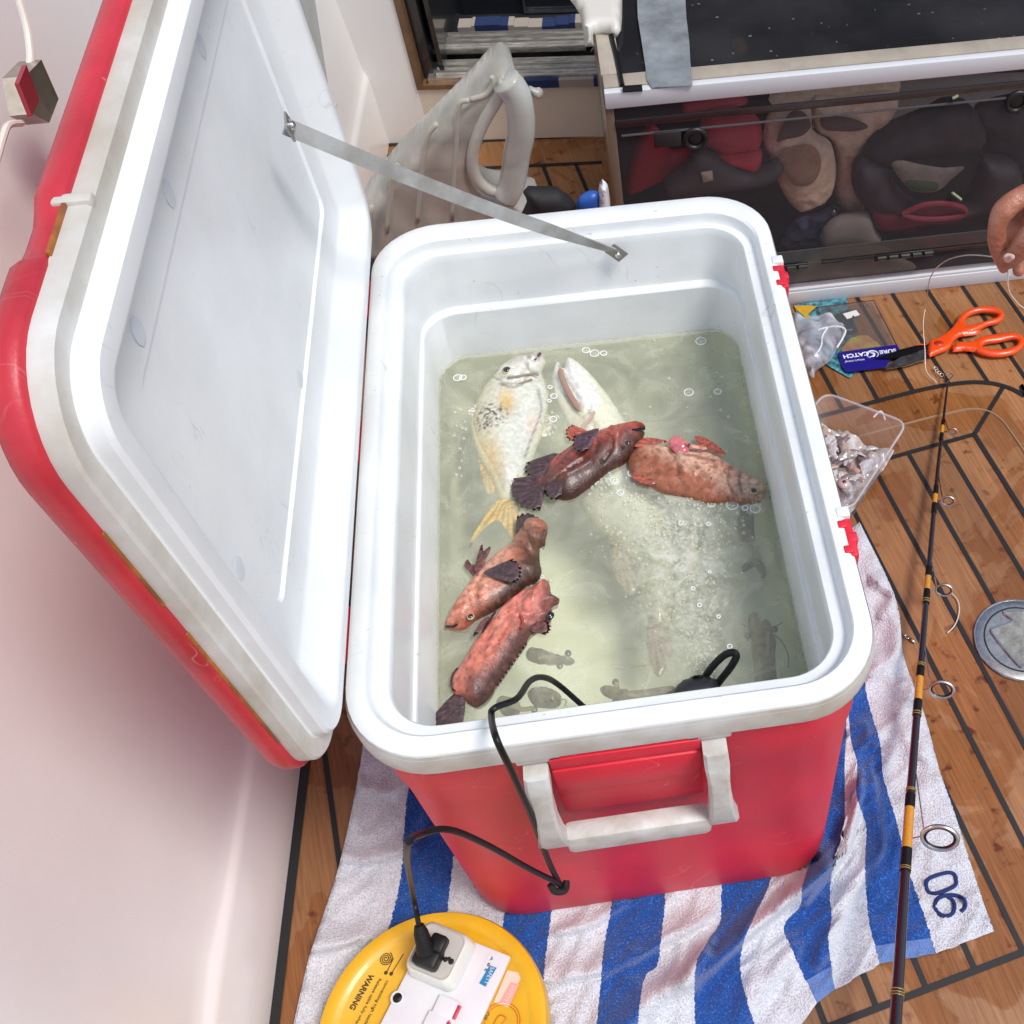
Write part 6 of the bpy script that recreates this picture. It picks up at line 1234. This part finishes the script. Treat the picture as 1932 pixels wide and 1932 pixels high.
rs = shoe('red_flip_flop', 'maroon strappy sandal low in the cabinet under the black shoes', zT((1090, 1180), (1250, 1180), (1350, 1140), (1480, 1130), (1600, 1150), (1612, 1200), (1560, 1240), (1400, 1260), (1250, 1285), (1120, 1290)), .76, .008, mat('maroon', (.20, .02, .035), .6), cat='sandal')
m = MB(); m.tube(cr([U(*p, 1, .745) for p in zT((1250, 1200), (1360, 1150), (1480, 1140), (1590, 1165), (1590, 1205), (1480, 1225), (1340, 1225), (1250, 1200))], 6), .005, 8); m.build('strap', mat('maroon_strap', (.30, .035, .05), .5), rs)
shoe('canvas_shoe', 'pale grey canvas shoe standing under the fleece slippers', zT((800, 1290), (860, 1230), (950, 1200), (1060, 1190), (1110, 1290), (1130, 1350), (1000, 1370), (850, 1380), (790, 1360)), .77, .02, mat('grey_canvas', (.30, .28, .23), .8, var=.12), None)
shoe('canvas_bag', 'folded khaki cloth lying on the cabinet floor behind the base rail', zT((560, 1560), (640, 1500), (760, 1440), (900, 1390), (1150, 1380), (1220, 1430), (1330, 1500), (1100, 1540), (800, 1570), (600, 1590)), .745, .016, mat('khaki', (.26, .23, .17), .85, var=.12), None, cat='cloth')
shoe('dark_bag', 'crumpled dark blue plastic below the slippers', zT((560, 1380), (600, 1280), (660, 1210), (760, 1190), (870, 1150), (900, 1190), (830, 1240), (800, 1300), (790, 1370)), .79, .016, mat('dark_blue_bag', (.02, .03, .055), .2, coat=.6), None, cat='bag', bump=.006)
# yellow blob added in place of a gold reflection on the smoked top
m = MB(); c = U(1395, 88, 2, .40); m.ell(c, (.014, .022, .012), 16, 8); o = m.build('yellow_glint', mat('yellow_glint', (.9, .42, .04), .3, coat=.6), ang=180); tag(o, 'small yellow blob in place of a gold reflection in the smoked cabinet top', 'reflection')
m = MB(); m.tube([U(*c, 1, CY0-.002) for c in zT((1530, 1080), (1580, 1118))], .0024, 6); o = m.build('green_scrap', mat('green_scrap', (.30, .36, .20), .5)); tag(o, 'tiny pale green scrap stuck on the panel right of the maroon sandal', 'scrap', 'green scraps stuck to the cabinet front')
m = MB(); m.tube([U(*c, 1, CY0-.002) for c in zT((1532, 552), (1565, 535))], .0024, 6); o = m.build('green_scrap', mat('green_scrap', (.30, .36, .20), .5)); tag(o, 'tiny pale green scrap stuck high on the panel above the black shoes', 'scrap', 'green scraps stuck to the cabinet front')

# ------------------------------------------------------------------ jug and oddments behind the cooler
jug = thing('water_jug', 'translucent ribbed plastic jug with a tall handle behind the cooler', 'jug', U(850, 410, 1, .60))
M_JUG = mat('translucent_jug', (.34, .33, .29), .32, vcol=True, var=.12, vscale=12, trans=((.60, .58, .50), .72), coat=.3)
JY = .66
JL = [[(p.x, p.y) for p in cr([Vector((*q, 0)) for q in zW(*l)], 4)] for l in ([(700, 560), (640, 590), (625, 800), (610, 1000), (600, 1230)], [(520, 690), (465, 760), (440, 900), (420, 1080), (405, 1240)], [(300, 920), (268, 980), (260, 1100), (235, 1300)], [(820, 425), (830, 470), (790, 530), (700, 560)], [(150, 1150), (130, 1300)])]
def sd_(u, v, pl):
    return pdist(u, v, pl)[0]
def jd(u, v): return max(math.exp(-(sd_(u, v, l)/3.0)**2) for l in JL)
inflate('jug_body', zW((60, 1220), (130, 1110), (290, 910), (420, 780), (560, 640), (700, 500), (800, 385), (870, 350), (930, 370), (960, 420), (890, 470), (840, 560), (770, 680), (720, 780), (700, 900), (720, 990), (780, 1060), (870, 1085), (960, 1075), (1040, 1120), (1100, 1140), (1050, 1300), (600, 1400), (60, 1400)), 1, JY, .030, .075, M_JUG, jug, step=.006, R=.014, crv=2, colf=lambda u, v, q: mixc((.36, .35, .305), (.52, .515, .47), .5+nz(u, v, 40)))
for l in JL:
    m = MB(); m.tube([U(a, b, 1, JY-.0285) for a, b in l], .0042, 8, flat=1); m.build('rib', mat('jug_ribs', (.50, .48, .42), .35, trans=((.8, .78, .7), .7)), jug, ang=180)
m = MB(); HPt = cr([U(*c, 1, JY-.035) for c in zW((900, 450), (960, 530), (985, 650), (985, 760), (965, 860), (950, 960), (930, 1050), (900, 1110))], 6)
m.tube(HPt, [float(np.interp(i, [0, len(HPt)-1], [.021, .019])) for i in range(len(HPt))], 14, flat=1); m.build('jug_handle', mat('jug_handle', (.52, .52, .46), .3, col2=(.60, .64, .62), vscale=14, trans=((.7, .68, .6), .7), coat=.4), jug, ang=180)
m = MB(); m.tube(cr([U(*c, 1, JY-.03) for c in zW((900, 460), (850, 560), (780, 680), (735, 790), (715, 900), (740, 1000), (800, 1060), (880, 1080))], 6), .009, 10); m.build('handle_rim', mat('jug_rim', (.58, .57, .51), .3, trans=((.75, .73, .65), .7)), jug, ang=180)
inflate('jug_spout', zW((1000, 460), (1060, 490), (1100, 490), (1112, 530), (1095, 555), (1060, 545), (1030, 510)), 1, JY-.02, .008, .008, M_JUG, jug, step=.005, colf=lambda u, v, q: (.45, .44, .40))
o = inflate('black_pouch', zW((1000, 1070), (1100, 1065), (1200, 1070), (1260, 1110), (1300, 1180), (1150, 1300), (980, 1250), (1020, 1130)), 1, .52, .02, .03, M_BLACKM, None, step=.007); tag(o, 'black cloth pouch just behind the far rim of the cooler', 'pouch')
o = inflate('blue_cap', zW((1300, 1130), (1340, 1085), (1400, 1072), (1425, 1090), (1425, 1200), (1320, 1200)), 1, .50, .012, .012, mat('blue_cap', (.02, .10, .42), .4), None, step=.005); tag(o, 'blue plastic cap beside the white nozzle behind the cooler', 'cap')
o = inflate('white_nozzle', zW((1425, 1040), (1440, 1015), (1462, 1020), (1478, 1060), (1485, 1200), (1418, 1200)), 1, .50, .014, .014, mat('nozzle_white', (.66, .68, .70), .35), None, step=.005); tag(o, 'white plastic nozzle standing behind the far rim of the cooler', 'nozzle')
